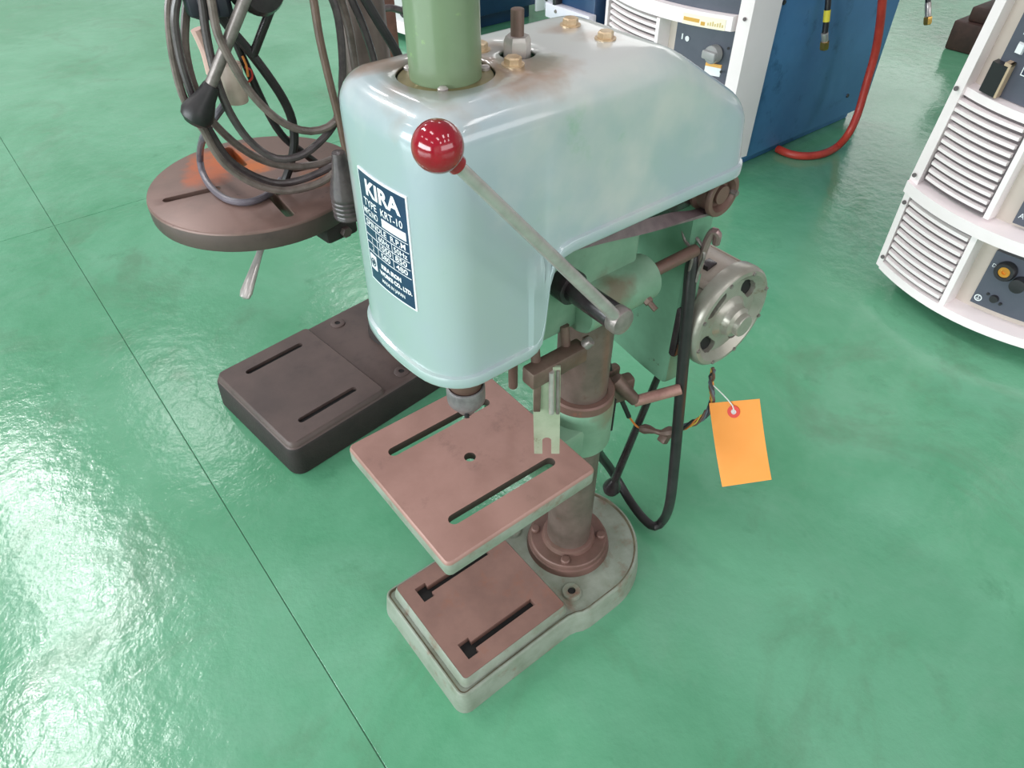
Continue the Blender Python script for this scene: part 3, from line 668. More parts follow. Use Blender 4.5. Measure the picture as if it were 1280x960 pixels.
b = BM(); box(b, (0.126, -0.01, 0.394), (0.05, 0.07, 0.07), 0.004); box(b, (MC.x - 0.012, -0.024, 0.4525), (0.016, 0.012, 0.006), 0.001); obj('motor_foot', b, blackmetal, motor)
# ---- idler pulley, spindle pulley and belt
PX, PZ = 0.109, 0.568
b = BM(); lathe(b, [(0, -0.004), (0.009, -0.004), (0.009, 0.001), (0.0135, 0.002), (0.0165, -0.0055), (0.0210, -0.0055), (0.0218, -0.004), (0.0218, -0.001), (0.0185, 0.002), (0.0185, 0.012), (0.0218, 0.0145), (0.0218, 0.018), (0, 0.018)], (PX, -0.0535, PZ), (0, 1, 0), 40)
pul = obj('idler_pulley', b, flangem, D)
b = BM(); cyl(b, (PX, -0.05, PZ), (PX, 0.05, PZ), 0.0065, 16); box(b, (PX - 0.03, 0.0, PZ + 0.022), (0.11, 0.06, 0.012), 0.003); obj('idler_shaft', b, blackmetal, pul)
b = BM(); box(b, (0.058, 0.004, 0.577), (0.074, 0.080, 0.050), 0.004); obj('cover_shade_block', b, blackmetal, D)  # black block added to stand in for shade inside the cover rear
b = BM(); lathe(b, [(0, 0), (0.046, 0), (0.048, 0.002), (0.044, 0.008), (0.048, 0.014), (0.046, 0.016), (0, 0.016)], (-0.157, 0, 0.60), (0, 0, 1), 40); obj('spindle_pulley', b, blackmetal, D)
bp = [((PX + 0.012, -0.0465, PZ - 0.0155), (0.2, 1, 0.1)), ((PX, -0.0465, PZ - 0.0195), (0, 1, 0)), ((0.085, -0.0475, 0.5520), (0, 0.8, .5)), ((0.055, -0.0490, 0.5590), (0, .45, .9)), ((0.015, -0.0500, 0.5660), (0, .2, 1)), ((-0.035, -0.0505, 0.5760), (0, 0.05, 1)), ((-0.09, -0.0505, 0.5860), (0, 0, 1)), ((-0.150, -0.048, 0.603), (0, 0, 1))]
cp = spline([p for p, _ in bp], 0.006); cw = spline([w for _, w in bp], 10)
b = BM(); prev = None; nb = len(cp)
for i, p in enumerate(cp):
    f = i / (nb - 1) * (len(bp) - 1); k = min(int(f), len(bp) - 2); wv2 = Vector(bp[k][1]).lerp(Vector(bp[k + 1][1]), f - k).normalized()
    t = (cp[min(i + 1, nb - 1)] - cp[max(i - 1, 0)]).normalized(); w = (wv2 - t * wv2.dot(t)).normalized(); nn = t.cross(w)
    cur = [b.verts.new(p + w * sw * 0.0062 + nn * sn * 0.0015) for sw, sn in ((-1, -1), (1, -1), (1, 1), (-1, 1))]
    if prev:
        for k in range(4): b.faces.new((prev[k], prev[(k + 1) % 4], cur[(k + 1) % 4], cur[k]))
    else: b.faces.new(cur[::-1])
    prev = cur
b.faces.new(prev); obj('drive_belt', b, beltm, D)
b = BM(); cyl(b, (PX + 0.016, -0.0475, PZ - 0.002), (PX + 0.0165, -0.062, PZ - 0.002), 0.0028, 10); obj('grease_nipple', b, dullsteel, pul)
# ---- mains cord of the mint drill
pc = [(0.1120, -0.0357, 0.4966), (0.1060, -0.0400, 0.4915), (0.1040, -0.0430, 0.4712), (0.1030, -0.0478, 0.4382), (0.1040, -0.0548, 0.3748), (0.1060, -0.0634, 0.2911), (0.1080, -0.0733, 0.1960), (0.1140, -0.0765, 0.1110), (0.1406, -0.0557, 0.0300), (0.1295, -0.0505, 0.0180), (0.1283, -0.0290, 0.0160), (0.1332, 0.0035, 0.0200), (0.1367, 0.0353, 0.0350), (0.1198, 0.0444, 0.0750), (0.0810, 0.0304, 0.1400), (0.0440, 0.0062, 0.2000)]
b = BM(); tube(b, pc, 0.0068, 14, step=0.006); obj('power_cord', b, rubber, D)
# ---- thin wires from the motor
j0 = (0.166, -0.052, 0.334); 
def wire(pts, r, m_, nm='lead_wire'):
    b = BM(); tube(b, pts, r, 7, step=0.006); return obj(nm, b, m_, D)
wA = [(0.1650, -0.0592, 0.3176), (0.1630, -0.0632, 0.2977), (0.1580, -0.0729, 0.2805), (0.1500, -0.0756, 0.2651), (0.1400, -0.0674, 0.2477), (0.1250, -0.0534, 0.2313), (0.1150, -0.0456, 0.2268)]
def shift(P, dy, dz, dx=0): return [(p[0] + dx, p[1] + dy, p[2] + dz) for p in P]
def weave(P, k, r): return [(p[0], p[1] + r * math.cos(i * 1.9 + k * 1.3), p[2] + r * math.sin(i * 1.9 + k * 1.3)) for i, p in enumerate(P)]
wB = [tuple(v) for v in spline(wA, 0.02)]
wire(weave(wB, 0, 0.0030), 0.0012, yelloww); wire(weave(wB, 1, 0.0030), 0.0020, brownw); wire(weave(wB, 2, 0.0030), 0.0018, greyw); wire(weave(wB, 3, 0.0030), 0.0020, rubber); wire(weave(wB, 4, 0.0032), 0.0011, orangew)
b = BM(); tube(b, [(0.1270, -0.0554, 0.2330), (0.1200, -0.0491, 0.2279), (0.1130, -0.0398, 0.2233), (0.1060, -0.0267, 0.2231), (0.1000, -0.0158, 0.2196)], 0.0058, 9, rf=lambda t: 0.75 + 0.75 * math.sin(t * 5.5) ** 2 - 0.35 * t)
obj('taped_joint', b, brown, D)
b = BM(); box(b, (0.1130, -0.0463, 0.2182), (0.012, 0.012, 0.012), 0.002, Matrix.Rotation(0.6, 3, 'Y')); obj('tape_end', b, brown, D)
wire([(0.1030, -0.0201, 0.2196), (0.0980, -0.0116, 0.2219), (0.0920, -0.0071, 0.2326), (0.0860, -0.0040, 0.2442)], 0.0014, orangew)
b = BM(); tube(b, [(0.0870, -0.0049, 0.2414), (0.0800, -0.0001, 0.2622), (0.0700, 0.0067, 0.2909), (0.0580, 0.0084, 0.3218), (0.0450, 0.0026, 0.3494)], 0.0032, 9); obj('wire_sheath', b, rubber, D)

# ================================================================== ORANGE TAG
tq = [Vector((0.1500, -0.0749, 0.2814)), Vector((0.1760, -0.1228, 0.3095)), Vector((0.1500, -0.1815, 0.2366)), Vector((0.1240, -0.1379, 0.2008))]
cen = sum(tq, Vector()) / 4
TG = empty('inventory_tag', 'blank orange card tag with a red reinforced eyelet, tied to the motor wires', 'tag', (cen.x, cen.y, min(v.z for v in tq)))
off = Vector(TG.location)
def tp(u, v, d=0.0):
    p = tq[0].lerp(tq[1], u).lerp(tq[3].lerp(tq[2], u), v); nn = (tq[1] - tq[0]).cross(tq[3] - tq[0]).normalized()
    if nn.dot(Vector((-0.6, -0.6, 0.6))) < 0: nn = -nn
    return p - off + nn * (d + 0.004 * math.sin(v * 2.6))
b = BM(); nu, nv_ = 6, 10
G0 = [[b.verts.new(tp(i / nu, j / nv_, 0.0003)) for i in range(nu + 1)] for j in range(nv_ + 1)]; G1 = [[b.verts.new(tp(i / nu, j / nv_, -0.0003)) for i in range(nu + 1)] for j in range(nv_ + 1)]
for j in range(nv_):
    for i in range(nu): b.faces.new((G0[j][i], G0[j][i + 1], G0[j + 1][i + 1], G0[j + 1][i])); b.faces.new((G1[j][i], G1[j + 1][i], G1[j + 1][i + 1], G1[j][i + 1]))
    b.faces.new((G0[j][0], G0[j + 1][0], G1[j + 1][0], G1[j][0])); b.faces.new((G0[j][nu], G1[j][nu], G1[j + 1][nu], G0[j + 1][nu]))
for i in range(nu): b.faces.new((G0[0][i], G1[0][i], G1[0][i + 1], G0[0][i + 1])); b.faces.new((G0[nv_][i], G0[nv_][i + 1], G1[nv_][i + 1], G1[nv_][i]))
obj('card', b, tagm, TG)
eu, ev = 0.475, 0.125
b = BM(); ce = tp(eu, ev, 0.0008); nn = (tp(eu, ev, 1) - tp(eu, ev, 0)).normalized()
lathe(b, [(0.0030, 0.0), (0.0076, 0.0), (0.0076, 0.0006), (0.0030, 0.0006)], ce, nn, 28); obj('eyelet_ring', b, tagred, TG)
b = BM(); lathe(b, [(0, 0.0), (0.0032, 0.0), (0.0032, 0.0008), (0, 0.0008)], ce, nn, 20); obj('eyelet_hole', b, dullsteel, TG)
st0 = Vector((0.1620, -0.0676, 0.2987)) - off
b = BM(); tube(b, [st0, st0.lerp(ce, .45) + Vector((0, 0, 0.004)), ce + (tp(eu, 0.0) - ce) * 0.6 + nn * 0.002, ce + nn * 0.001], 0.0008, 6); obj('string', b, string, TG)

# ================================================================== DARK DRILL BEHIND
K = empty('bench_drill', 'dark brown drill press with a round table, standing behind the mint one', 'drill press', (0.065, 0.547, 0), R(6.7))
kb = rpoly([(-0.327, -0.130), (0.02, -0.130), (0.12, -0.07), (0.12, 0.07), (0.02, 0.130), (-0.327, 0.130)], [0.022, 0.06, 0.06, 0.06, 0.06, 0.022], 6)
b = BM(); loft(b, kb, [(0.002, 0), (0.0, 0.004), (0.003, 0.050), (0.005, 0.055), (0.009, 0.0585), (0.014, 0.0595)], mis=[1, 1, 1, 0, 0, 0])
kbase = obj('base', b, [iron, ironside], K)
kp = rpoly([(-0.317, -0.1195), (-0.1335, -0.1195), (-0.1335, 0.1195), (-0.317, 0.1195)], [0.012, 0.008, 0.008, 0.012], 4)
b = BM(); loft(b, kp, [(-0.003, 0.0575), (-0.001, 0.0640), (0.0015, 0.0660)], cap0=True)
kpad = obj('work_pad', b, iron, kbase)
ss = (((-0.2735, 0.0835), (-0.172, 0.0835)), ((-0.2735, -0.0835), (-0.172, -0.0835)))
cut(kpad, [slot_bm(p, q, 0.0062, 0.059, 0.08) for p, q in ss])
for p, q in ss:
    c = slot_bm(p, q, 0.0066, 0.0585, 0.0598); obj('slot_floor', c, black, kbase, 0)
for y in (0.095, -0.100):
    b = BM(); lathe(b, [(0.014, 0.0585), (0.0135, 0.0612), (0.0115, 0.0620), (0.0055, 0.0620), (0.005, 0.058), (0, 0.058)], (-0.081, y, 0), n=24); obj('mounting_lug', b, iron, kbase)
    b = BM(); cyl(b, (-0.081, y, 0.0582), (-0.081, y, 0.0606), 0.0052, 16); obj('hole', b, black, kbase)
b = BM(); lathe(b, [(0, 0.058), (0.065, 0.058), (0.063, 0.070), (0.045, 0.078), (0.043, 0.090), (0, 0.090)], n=40); obj('column_flange', b, ironside, K)
b = BM(); cyl(b, (0, 0, 0.06), (0, 0, 0.86), 0.035, 40); obj('column', b, mat('brown_column', srgb(112, 96, 92), srgb(92, 80, 76), rough=0.35, metal=0.4, scale=14), K)
TC = (-0.208, -0.004)
b = BM(); lathe(b, [(0, 0.406), (0.138, 0.406), (0.1425, 0.409), (0.144, 0.413), (0.144, 0.4325), (0.1430, 0.4350), (0.1415, 0.436), (0, 0.436)], (TC[0], TC[1], 0), n=72)
for f in b.faces:
    f.material_index = 0 if all(v.co.z > 0.4320 for v in f.verts) else 1
ktab = obj('round_table', b, [roundtop, iron], K)
cs = []
for a in (164.5, 260, 344, 80):
    u = Vector((math.cos(R(a)), math.sin(R(a)))); p = Vector(TC) + u * 0.055; q = Vector(TC) + u * 0.118; cs.append(slot_bm(p, q, 0.0062, 0.38, 0.45))
c = BM(); cyl(c, (TC[0], TC[1], 0.38), (TC[0], TC[1], 0.45), 0.012, 24); cs.append(c)
cut(ktab, cs)
for M_ in (roundtop,):
    stain(M_, (TC[0] + 0.005, TC[1] + 0.090, 0.436), 0.055, srgb(196, 100, 44), 0.85, 40); stain(M_, (TC[0] - 0.035, TC[1] + 0.065, 0.436), 0.05, srgb(184, 92, 50), 0.75, 40); stain(M_, (TC[0] + 0.02, TC[1] + 0.035, 0.436), 0.03, srgb(206, 112, 44), 0.8, 60); stain(M_, (TC[0] + 0.07, TC[1] - 0.055, 0.436), 0.035, srgb(178, 104, 60), 0.6, 40)
b = BM(); box(b, (-0.11, 0, 0.382), (0.20, 0.07, 0.046), 0.008); lathe(b, [(0, 0.352), (0.05, 0.352), (0.053, 0.356), (0.053, 0.415), (0.05, 0.419), (0.0, 0.419)], n=40); box(b, (-0.165, -0.105, 0.392), (0.05, 0.06, 0.026), 0.005)
karm = obj('table_arm', b, ironside, K)
b = BM(); hexhead(b, (-0.162, -0.134, 0.390), (0, -1, 0), 0.008, 0.008); obj('arm_bolt', b, iron, karm)
KI = Matrix.Translation((0.065, 0.547, 0)) @ Matrix.Rotation(R(6.7), 4, 'Z'); KI = KI.inverted()
def kl(p): return KI @ Vector(p)
h0 = kl((-0.1895, 0.4350, 0.3757)); h1 = kl((-0.2271, 0.4150, 0.3381))
b = BM(); dv2 = (h1 - h0); Lh = dv2.length; lathe(b, [(0, -0.03), (0.0045, -0.03), (0.005, 0.0), (0.0085, Lh * 0.75), (0.0095, Lh * .95), (0.0075, Lh * 1.08), (0, Lh * 1.12)], h0, dv2, 20, squash=(1.0, 0.6)); obj('table_lock_handle', b, steel, K)
# head and feed hub (the head itself lies above the picture)
b = BM(); box(b, (-0.095, 0, 0.79), (0.30, 0.13, 0.17), 0.02); khead = obj('head_casting', b, iron, K)
hb = kl((-0.112, 0.423, 0.688)); 
b = BM(); cyl(b, (hb.x, hb.y + 0.10, hb.z), (hb.x, hb.y + 0.02, hb.z), 0.020, 28, 0.002); lathe(b, [(0, 0), (0.026, 0), (0.029, 0.004), (0.029, 0.030), (0.024, 0.037), (0, 0.039)], (hb.x, hb.y + 0.03, hb.z), (0, -1, 0), 32); hub = obj('feed_hub', b, blackmetal, K)
r0 = kl((-0.1311, 0.4165, 0.6860)); r1 = kl((-0.1930, 0.4330, 0.5947)); r2v = kl((-0.2177, 0.4383, 0.5645))
b = BM(); cyl(b, r0, r1 + (r2v - r1) * 0.3, 0.0066, 18); lv = obj('feed_lever', b, dullsteel, K)
dk = (r2v - r1).normalized(); Lk = (r2v - r1).length
b = BM(); lathe(b, [(0, -0.006), (0.0085, -0.006), (0.0095, -0.003), (0.0115, Lk * .25), (0.0165, Lk * .6), (0.0185, Lk * .8), (0.0165, Lk * .97), (0.010, Lk * 1.1), (0, Lk * 1.13)], r1, dk, 32); obj('cone_knob', b, rubber, lv)
r3 = kl((-0.0914, 0.4380, 0.6740)); r4 = kl((-0.1276, 0.4593, 0.6091))
b = BM(); cyl(b, r3, r4, 0.0052, 14, 0.0008); obj('feed_lever', b, blackmetal, K)

# ================================================================== COILED CABLE
cb = (-0.1708, 0.4409, 0.4550)
CC = empty('power_cable', 'long grey power cable hung in loops in front of the round table', 'cable', (cb[0], cb[1], 0.437))
co = Vector(CC.location)
def loop(pts, r, m_, nm='cable_loop'):
    b = BM(); tube(b, [Vector(p) - co for p in pts], r, 10, step=0.008); return obj(nm, b, m_, CC)
loop([(-0.1954, 0.4588, 0.6923), (-0.2000, 0.4601, 0.6821), (-0.2064, 0.4621, 0.6632), (-0.2141, 0.4623, 0.6234), (-0.2165, 0.4609, 0.5866), (-0.2125, 0.4576, 0.5617), (-0.2068, 0.4538, 0.5443), (-0.2040, 0.4509, 0.5248), (-0.1959, 0.4464, 0.5006), (-0.1768, 0.4386, 0.4766), (-0.1510, 0.4287, 0.4602), (-0.1230, 0.4203, 0.4546), (-0.0873, 0.4117, 0.4602), (-0.0604, 0.4078, 0.4780), (-0.0458, 0.4076, 0.5011), (-0.0326, 0.4099, 0.5365)], 0.0047, cablem)
loop([(-0.1921, 0.4473, 0.6940), (-0.1959, 0.4485, 0.6837), (-0.2036, 0.4508, 0.6651), (-0.2091, 0.4524, 0.6249), (-0.2079, 0.4541, 0.5866), (-0.2033, 0.4590, 0.5589), (-0.1987, 0.4597, 0.5382), (-0.1875, 0.4564, 0.5017), (-0.1625, 0.4489, 0.4735), (-0.1310, 0.4394, 0.4585), (-0.0849, 0.4256, 0.4653), (-0.0477, 0.4165, 0.4833), (-0.0300, 0.4133, 0.5140)], 0.0047, cabled)
loop([(-0.1773, 0.4596, 0.6894), (-0.1819, 0.4610, 0.6790), (-0.1954, 0.4650, 0.6401), (-0.1996, 0.4663, 0.6081), (-0.1983, 0.4680, 0.5803), (-0.1946, 0.4689, 0.5565), (-0.1848, 0.4671, 0.5350), (-0.1681, 0.4631, 0.5094), (-0.1450, 0.4562, 0.4872), (-0.1148, 0.4471, 0.4740), (-0.0773, 0.4359, 0.4715), (-0.0397, 0.4267, 0.4840), (-0.0216, 0.4213, 0.5092)], 0.0047, cablem)
loop([(-0.1724, 0.4372, 0.6929), (-0.1738, 0.4376, 0.6824), (-0.1794, 0.4373, 0.6437), (-0.1815, 0.4358, 0.6019), (-0.1780, 0.4326, 0.5656), (-0.1663, 0.4291, 0.5309), (-0.1489, 0.4239, 0.5076), (-0.1311, 0.4186, 0.4992), (-0.1061, 0.4132, 0.5012), (-0.0786, 0.4091, 0.5159), (-0.0593, 0.4075, 0.5339), (-0.0455, 0.4096, 0.5597), (-0.0354, 0.4129, 0.5995), (-0.0311, 0.4158, 0.6427), (-0.0341, 0.4187, 0.6672), (-0.0405, 0.4207, 0.6809)], 0.0047, cabled)
loop([(-0.1692, 0.4237, 0.6950), (-0.1682, 0.4235, 0.6843), (-0.1711, 0.4222, 0.6521), (-0.1643, 0.4181, 0.6186), (-0.1530, 0.4147, 0.5853), (-0.1358, 0.4095, 0.5576), (-0.1178, 0.4062, 0.5405), (-0.0974, 0.4022, 0.5314), (-0.0749, 0.3997, 0.5314), (-0.0574, 0.4007, 0.5396), (-0.0418, 0.4022, 0.5472), (-0.0250, 0.4035, 0.5488), (-0.0075, 0.4024, 0.5469)], 0.0047, cablem)
loop([(-0.0645, 0.4028, 0.6846), (-0.0635, 0.4025, 0.6718), (-0.0649, 0.4008, 0.6306), (-0.0626, 0.3980, 0.5767), (-0.0605, 0.3953, 0.5381), (-0.0590, 0.3949, 0.5050), (-0.0548, 0.3957, 0.4676), (-0.0451, 0.3991, 0.4287)], 0.0047, mat('brown_cable', srgb(112, 92, 80), srgb(94, 76, 66), rough=0.4, scale=40))
loop([(-0.1592, 0.4646, 0.6857), (-0.1574, 0.4641, 0.6745), (-0.1440, 0.4621, 0.6439), (-0.1298, 0.4600, 0.6183), (-0.1150, 0.4555, 0.5864), (-0.1032, 0.4541, 0.5563), (-0.0976, 0.4545, 0.5286), (-0.0998, 0.4572, 0.4988), (-0.1117, 0.4629, 0.4649), (-0.1246, 0.4647, 0.4453)], 0.0056, rubber)
loop([(-0.1418, 0.4678, 0.6793), (-0.1401, 0.4693, 0.6373), (-0.1287, 0.4701, 0.5759), (-0.1173, 0.4708, 0.5284), (-0.1066, 0.4697, 0.5017), (-0.0909, 0.4692, 0.4822), (-0.0730, 0.4722, 0.4601), (-0.0566, 0.4735, 0.4419)], 0.0048, rubber)
loop([(-0.1559, 0.4678, 0.5761), (-0.1719, 0.4768, 0.5562), (-0.1860, 0.4872, 0.5387), (-0.2007, 0.4917, 0.5209), (-0.1920, 0.5680, 0.4700), (-0.1973, 0.5641, 0.4500), (-0.2016, 0.5274, 0.4412), (-0.1984, 0.4797, 0.4412), (-0.1813, 0.4552, 0.4412), (-0.1571, 0.4552, 0.4412), (-0.1334, 0.4702, 0.4412), (-0.1208, 0.4774, 0.4460)], 0.0046, cableb)
loop([(-0.0206, 0.4272, 0.6718), (-0.0189, 0.4267, 0.6598), (-0.0146, 0.4254, 0.6288), (-0.0139, 0.4252, 0.5890), (-0.0108, 0.4285, 0.5358)], 0.0052, cablem)
loop([(-0.0109, 0.4181, 0.6720), (-0.0091, 0.4175, 0.6601), (-0.0011, 0.4151, 0.6332), (0.0071, 0.4148, 0.5950), (0.0117, 0.4175, 0.5541)], 0.0046, cabled)
loop([(-0.0302, 0.4364, 0.6715), (-0.0239, 0.4345, 0.6557), (-0.0222, 0.4340, 0.6327), (-0.0234, 0.4364, 0.5957), (-0.0295, 0.4403, 0.5570)], 0.0046, rubber)
loop([(-0.0041, 0.4035, 0.6738), (0.0005, 0.4021, 0.6616), (0.0141, 0.3980, 0.6325), (0.0321, 0.3968, 0.5964), (0.0447, 0.3972, 0.5524)], 0.0058, rubber)
b = BM()
for k, sp in enumerate(((-0.1807, 0.4481, 0.6783), (-0.1731, 0.4458, 0.6744), (-0.1644, 0.4432, 0.6774), (-0.1538, 0.4400, 0.6756))):
    box(b, Vector(sp) - co, (0.016, 0.020, 0.026), 0.004, Matrix.Rotation(0.3 * k, 3, 'Z'))
obj('cable_strap', b, mat('navy_strap', srgb(38, 42, 50), rough=0.5), CC)
# bared end with a cream connector and red leads
q0 = Vector((-0.1534, 0.4670, 0.6071)) - co; q1 = Vector((-0.1552, 0.4676, 0.5607)) - co
b = BM(); cyl(b, q0, q1, 0.0135, 28, 0.0025); obj('connector', b, ceramic, CC)
b = BM(); tube(b, [Vector((-0.1391, 0.4586, 0.6009)) - co, Vector((-0.1337, 0.4549, 0.5971)) - co, Vector((-0.1350, 0.4552, 0.5880)) - co, Vector((-0.1429, 0.4555, 0.5841)) - co], 0.0014, 6); obj('lead_wire', b, redw, CC)
b = BM(); tube(b, [Vector((-0.1387, 0.4584, 0.6134)) - co, Vector((-0.1376, 0.4560, 0.6030)) - co, Vector((-0.1394, 0.4545, 0.5911)) - co], 0.0014, 6); obj('lead_wire', b, orangew, CC)
b = BM(); tube(b, [Vector((-0.1712, 0.4933, 0.6409)) - co, Vector((-0.1674, 0.4921, 0.6178)) - co, Vector((-0.1677, 0.4922, 0.5906)) - co], 0.0075, 10); obj('sleeve', b, mat('pale_pink_sleeve', srgb(206, 172, 160), rough=0.5), CC)
# rubber plug that ends the cable, standing on the rim of the table
g1 = Vector((-0.0901, 0.3476, 0.4370)); g0 = g1 + Vector((0, 0, 0.075))
b = BM(); pr = [(0, 0), (0.018, 0), (0.0195, 0.002), (0.0195, 0.005)]
for k in range(4): pr += [(0.0185, 0.007 + k * 0.006), (0.0195, 0.010 + k * 0.006), (0.0195, 0.0115 + k * 0.006)]
pr += [(0.0185, 0.036), (0.0165, 0.046), (0.012, 0.062), (0.008, 0.085), (0.0, 0.086)]
lathe(b, pr, g1 - co, (0, 0, 1), 28); obj('plug', b, cabled, CC)

# ================================================================== WELDERS
class Front:
    """a bowed front: maps (y, z, depth) to a point; y to the viewer's left, depth away from the viewer"""
    def __init__(s, hw, bow, taper=0.0, z0=0.24): s.hw, s.bow, s.tp, s.z0 = hw, bow, taper, z0
    def p(s, y, z, d):
        k = 1 - s.tp * max(0, z - s.z0); return Vector((-s.bow * (1 - (y / s.hw) ** 2) + d, y * k, z))
    def block(s, bm, y0, y1, z0, z1, d0, d1, n=8, bev=0.0, nz=1):
        """d0 is the face that shows"""
        n = max(1, n); zs = [z0 + (z1 - z0) * j / nz for j in range(nz + 1)]
        g = {}
        for side, d in ((0, d0), (1, d1)):
            for i in range(n + 1):
                for j, z in enumerate(zs): 
                    y = y0 + (y1 - y0) * i / n
                    if bev and side == 0:
                        y = y0 + math.copysign(bev, y1 - y0) + (y1 - y0 - math.copysign(2 * bev, y1 - y0)) * i / n
                        z = z0 + bev + (z1 - z0 - 2 * bev) * j / nz
                    g[side, i, j] = bm.verts.new(s.p(y, z, d))
        for i in range(n):
            for j in range(nz):
                bm.faces.new((g[0, i, j], g[0, i + 1, j], g[0, i + 1, j + 1], g[0, i, j + 1])); bm.faces.new((g[1, i, j], g[1, i, j + 1], g[1, i + 1, j + 1], g[1, i + 1, j]))
            bm.faces.new((g[0, i, 0], g[1, i, 0], g[1, i + 1, 0], g[0, i + 1, 0])); bm.faces.new((g[0, i, nz], g[0, i + 1, nz], g[1, i + 1, nz], g[1, i, nz]))
        for j in range(nz):
            for i in (0, n): bm.faces.new((g[0, i, j], g[0, i, j + 1], g[1, i, j + 1], g[1, i, j]))
    def louvre(s, parent, y0, y1, z0, z1, count, d=0.006, th=0.012, name='slat', m_=None):
        pitch = (z1 - z0) / count; first = None
        for k in range(count):
            z = z0 + pitch * (k + 0.5)
            if first is None:
                b = BM(); s2 = Front(s.hw, s.bow); s2.block(b, y0, y1, -pitch * 0.30, pitch * 0.30, d, d + th, 10, pitch * 0.10); first = obj(name, b, m_ or cream, parent, 30); first.location = (0, 0, z)
            else: dup(first, parent, (0, 0, z))
            o = first if k == 0 else parent.children[-1]
    def screw(s, parent, y, z, d=-0.001):
        b = BM(); p = s.p(y, z, d); lathe(b, [(0, 0), (0.0042, 0), (0.0042, 0.002), (0, 0.002)], p, (-1, 0, 0), 14); obj('screw', b, slatgap, parent)
def ftext(parent, F, body, y, z, d, size, m_, width=None, name='lettering', bold=0.0):
    b = BM(); text_bm(b, body, size, lambda u, v: F.p(y - u, z + v, d), width, bold); return obj(name, b, m_, parent, 0)

# ---- right welder
WR = empty('arc_welder', 'cream fronted welding machine cut off by the right edge of the picture', 'welder', (0.985, -0.09, 0))
F = Front(0.2, 0.06, 0.3, 0.24); HW = 0.209
b = BM(); box(b, (0.36, 0, 0.36), (0.62, 0.36, 0.60), 0.01); obj('cabinet', b, bluem, WR)
for sx in (0.1, 0.6):
    for sy in (-0.15, 0.15):
        b = BM(); box(b, (sx, sy, 0.032), (0.05, 0.05, 0.064), 0.006); obj('foot', b, darkplastic, WR)
# front shell: outer rim strips, mid band, bottom lip
b = BM()
F.block(b, HW + 0.005, 0.183, 0.235, 0.68, 0.0, 0.085, 3, 0.004, 8); F.block(b, -0.183, -HW - 0.005, 0.235, 0.68, 0.0, 0.085, 3, 0.004, 8)
F.block(b, HW, 0.186, 0.045, 0.238, -0.004, 0.085, 3, 0.004, 4); F.block(b, -0.186, -HW, 0.045, 0.238, -0.004, 0.085, 3, 0.004, 4)
F.block(b, 0.214, -0.214, 0.212, 0.246, -0.010, 0.06, 20, 0.006, 2)
F.block(b, 0.200, -0.200, 0.040, 0.070, -0.004, 0.06, 20, 0.006, 2)
F.block(b, 0.045, 0.028, 0.060, 0.225, -0.003, 0.05, 3, 0.003, 2)
F.block(b, 0.190, 0.03, 0.412, 0.432, 0.010, 0.05, 10, 0.003)
F.block(b, 0.046, 0.030, 0.245, 0.425, 0.008, 0.05, 3, 0.003, 2)
F.block(b, 0.19, -0.19, 0.655, 0.69, 0.0, 0.08, 16, 0.004)
obj('front_shell', b, cream, WR)
b = BM(); F.block(b, 0.186, -0.186, 0.240, 0.67, 0.036, 0.07, 16, 0, 6); F.block(b, 0.03, -0.186, 0.062, 0.222, 0.036, 0.07, 12, 0, 2); obj('recess', b, beige, WR)
b = BM(); F.block(b, 0.184, 0.044, 0.248, 0.415, 0.016, 0.03, 10, 0, 2); F.block(b, 0.19, 0.044, 0.066, 0.215, 0.006, 0.03, 10, 0, 2); obj('louvre_back', b, slatgap, WR)
LV = bpy.data.objects.new('upper_louvre', None); COL.objects.link(LV); LV.parent = WR; LV.empty_display_size = 0.02
F.louvre(LV, 0.180, 0.046, 0.252, 0.412, 11, 0.008, 0.014)
LV = bpy.data.objects.new('lower_louvre', None); COL.objects.link(LV); LV.parent = WR; LV.empty_display_size = 0.02
F.louvre(LV, 0.188, 0.044, 0.068, 0.212, 9, -0.003, 0.014)
for y, z in ((0.200, 0.424), (0.200, 0.256), (0.194, 0.075), (0.196, 0.200)): F.screw(WR, y, z, -0.006)
b = BM(); F.block(b, 0.155, -0.185, 0.432, 0.655, 0.028, 0.045, 16); up = obj('control_panel', b, panelgrey, WR)
b = BM(); F.block(b, 0.160, 0.127, 0.433, 0.482, 0.010, 0.03, 3); obj('card_slot', b, darkplastic, up)
b = BM(); F.block(b, 0.127, 0.1225, 0.433, 0.488, 0.010, 0.03, 1); F.block(b, 0.136, 0.1225, 0.483, 0.488, 0.010, 0.03, 1); obj('slot_edge', b, mat('tan_edge', srgb(186, 164, 138), rough=0.5), up)
for z in (0.509, 0.537, 0.565, 0.593):
    b = BM(); F.block(b, 0.136, 0.120, z - 0.009, z + 0.009, 0.022, 0.03, 2, 0.002); obj('button', b, whitepaint, up)
b = BM(); F.block(b, 0.106, -0.06, 0.474, 0.556, 0.0255, 0.03, 8); obj('display_frame', b, whitepaint, up)
b = BM(); F.block(b, 0.104, -0.058, 0.476, 0.554, 0.0245, 0.03, 8); obj('display', b, mat('display_dark', srgb(58, 60, 78), rough=0.15), up)
b = BM(); F.block(b, 0.096, 0.07, 0.482, 0.500, 0.0240, 0.03, 2); obj('display_label', b, whitepaint, up)
b = BM(); F.block(b, 0.0, -0.185, 0.252, 0.412, 0.026, 0.045, 10); low = obj('socket_panel', b, panelgrey, WR)
ftext(low, F, 'AV', -0.013, 0.268, 0.0255, 0.014, whitepaint)
b = BM(); F.block(b, 0.0, -0.185, 0.083, 0.196, 0.024, 0.045, 10); out = obj('output_panel', b, panelgrey, WR)
p = F.p(-0.030, 0.168, 0.024)
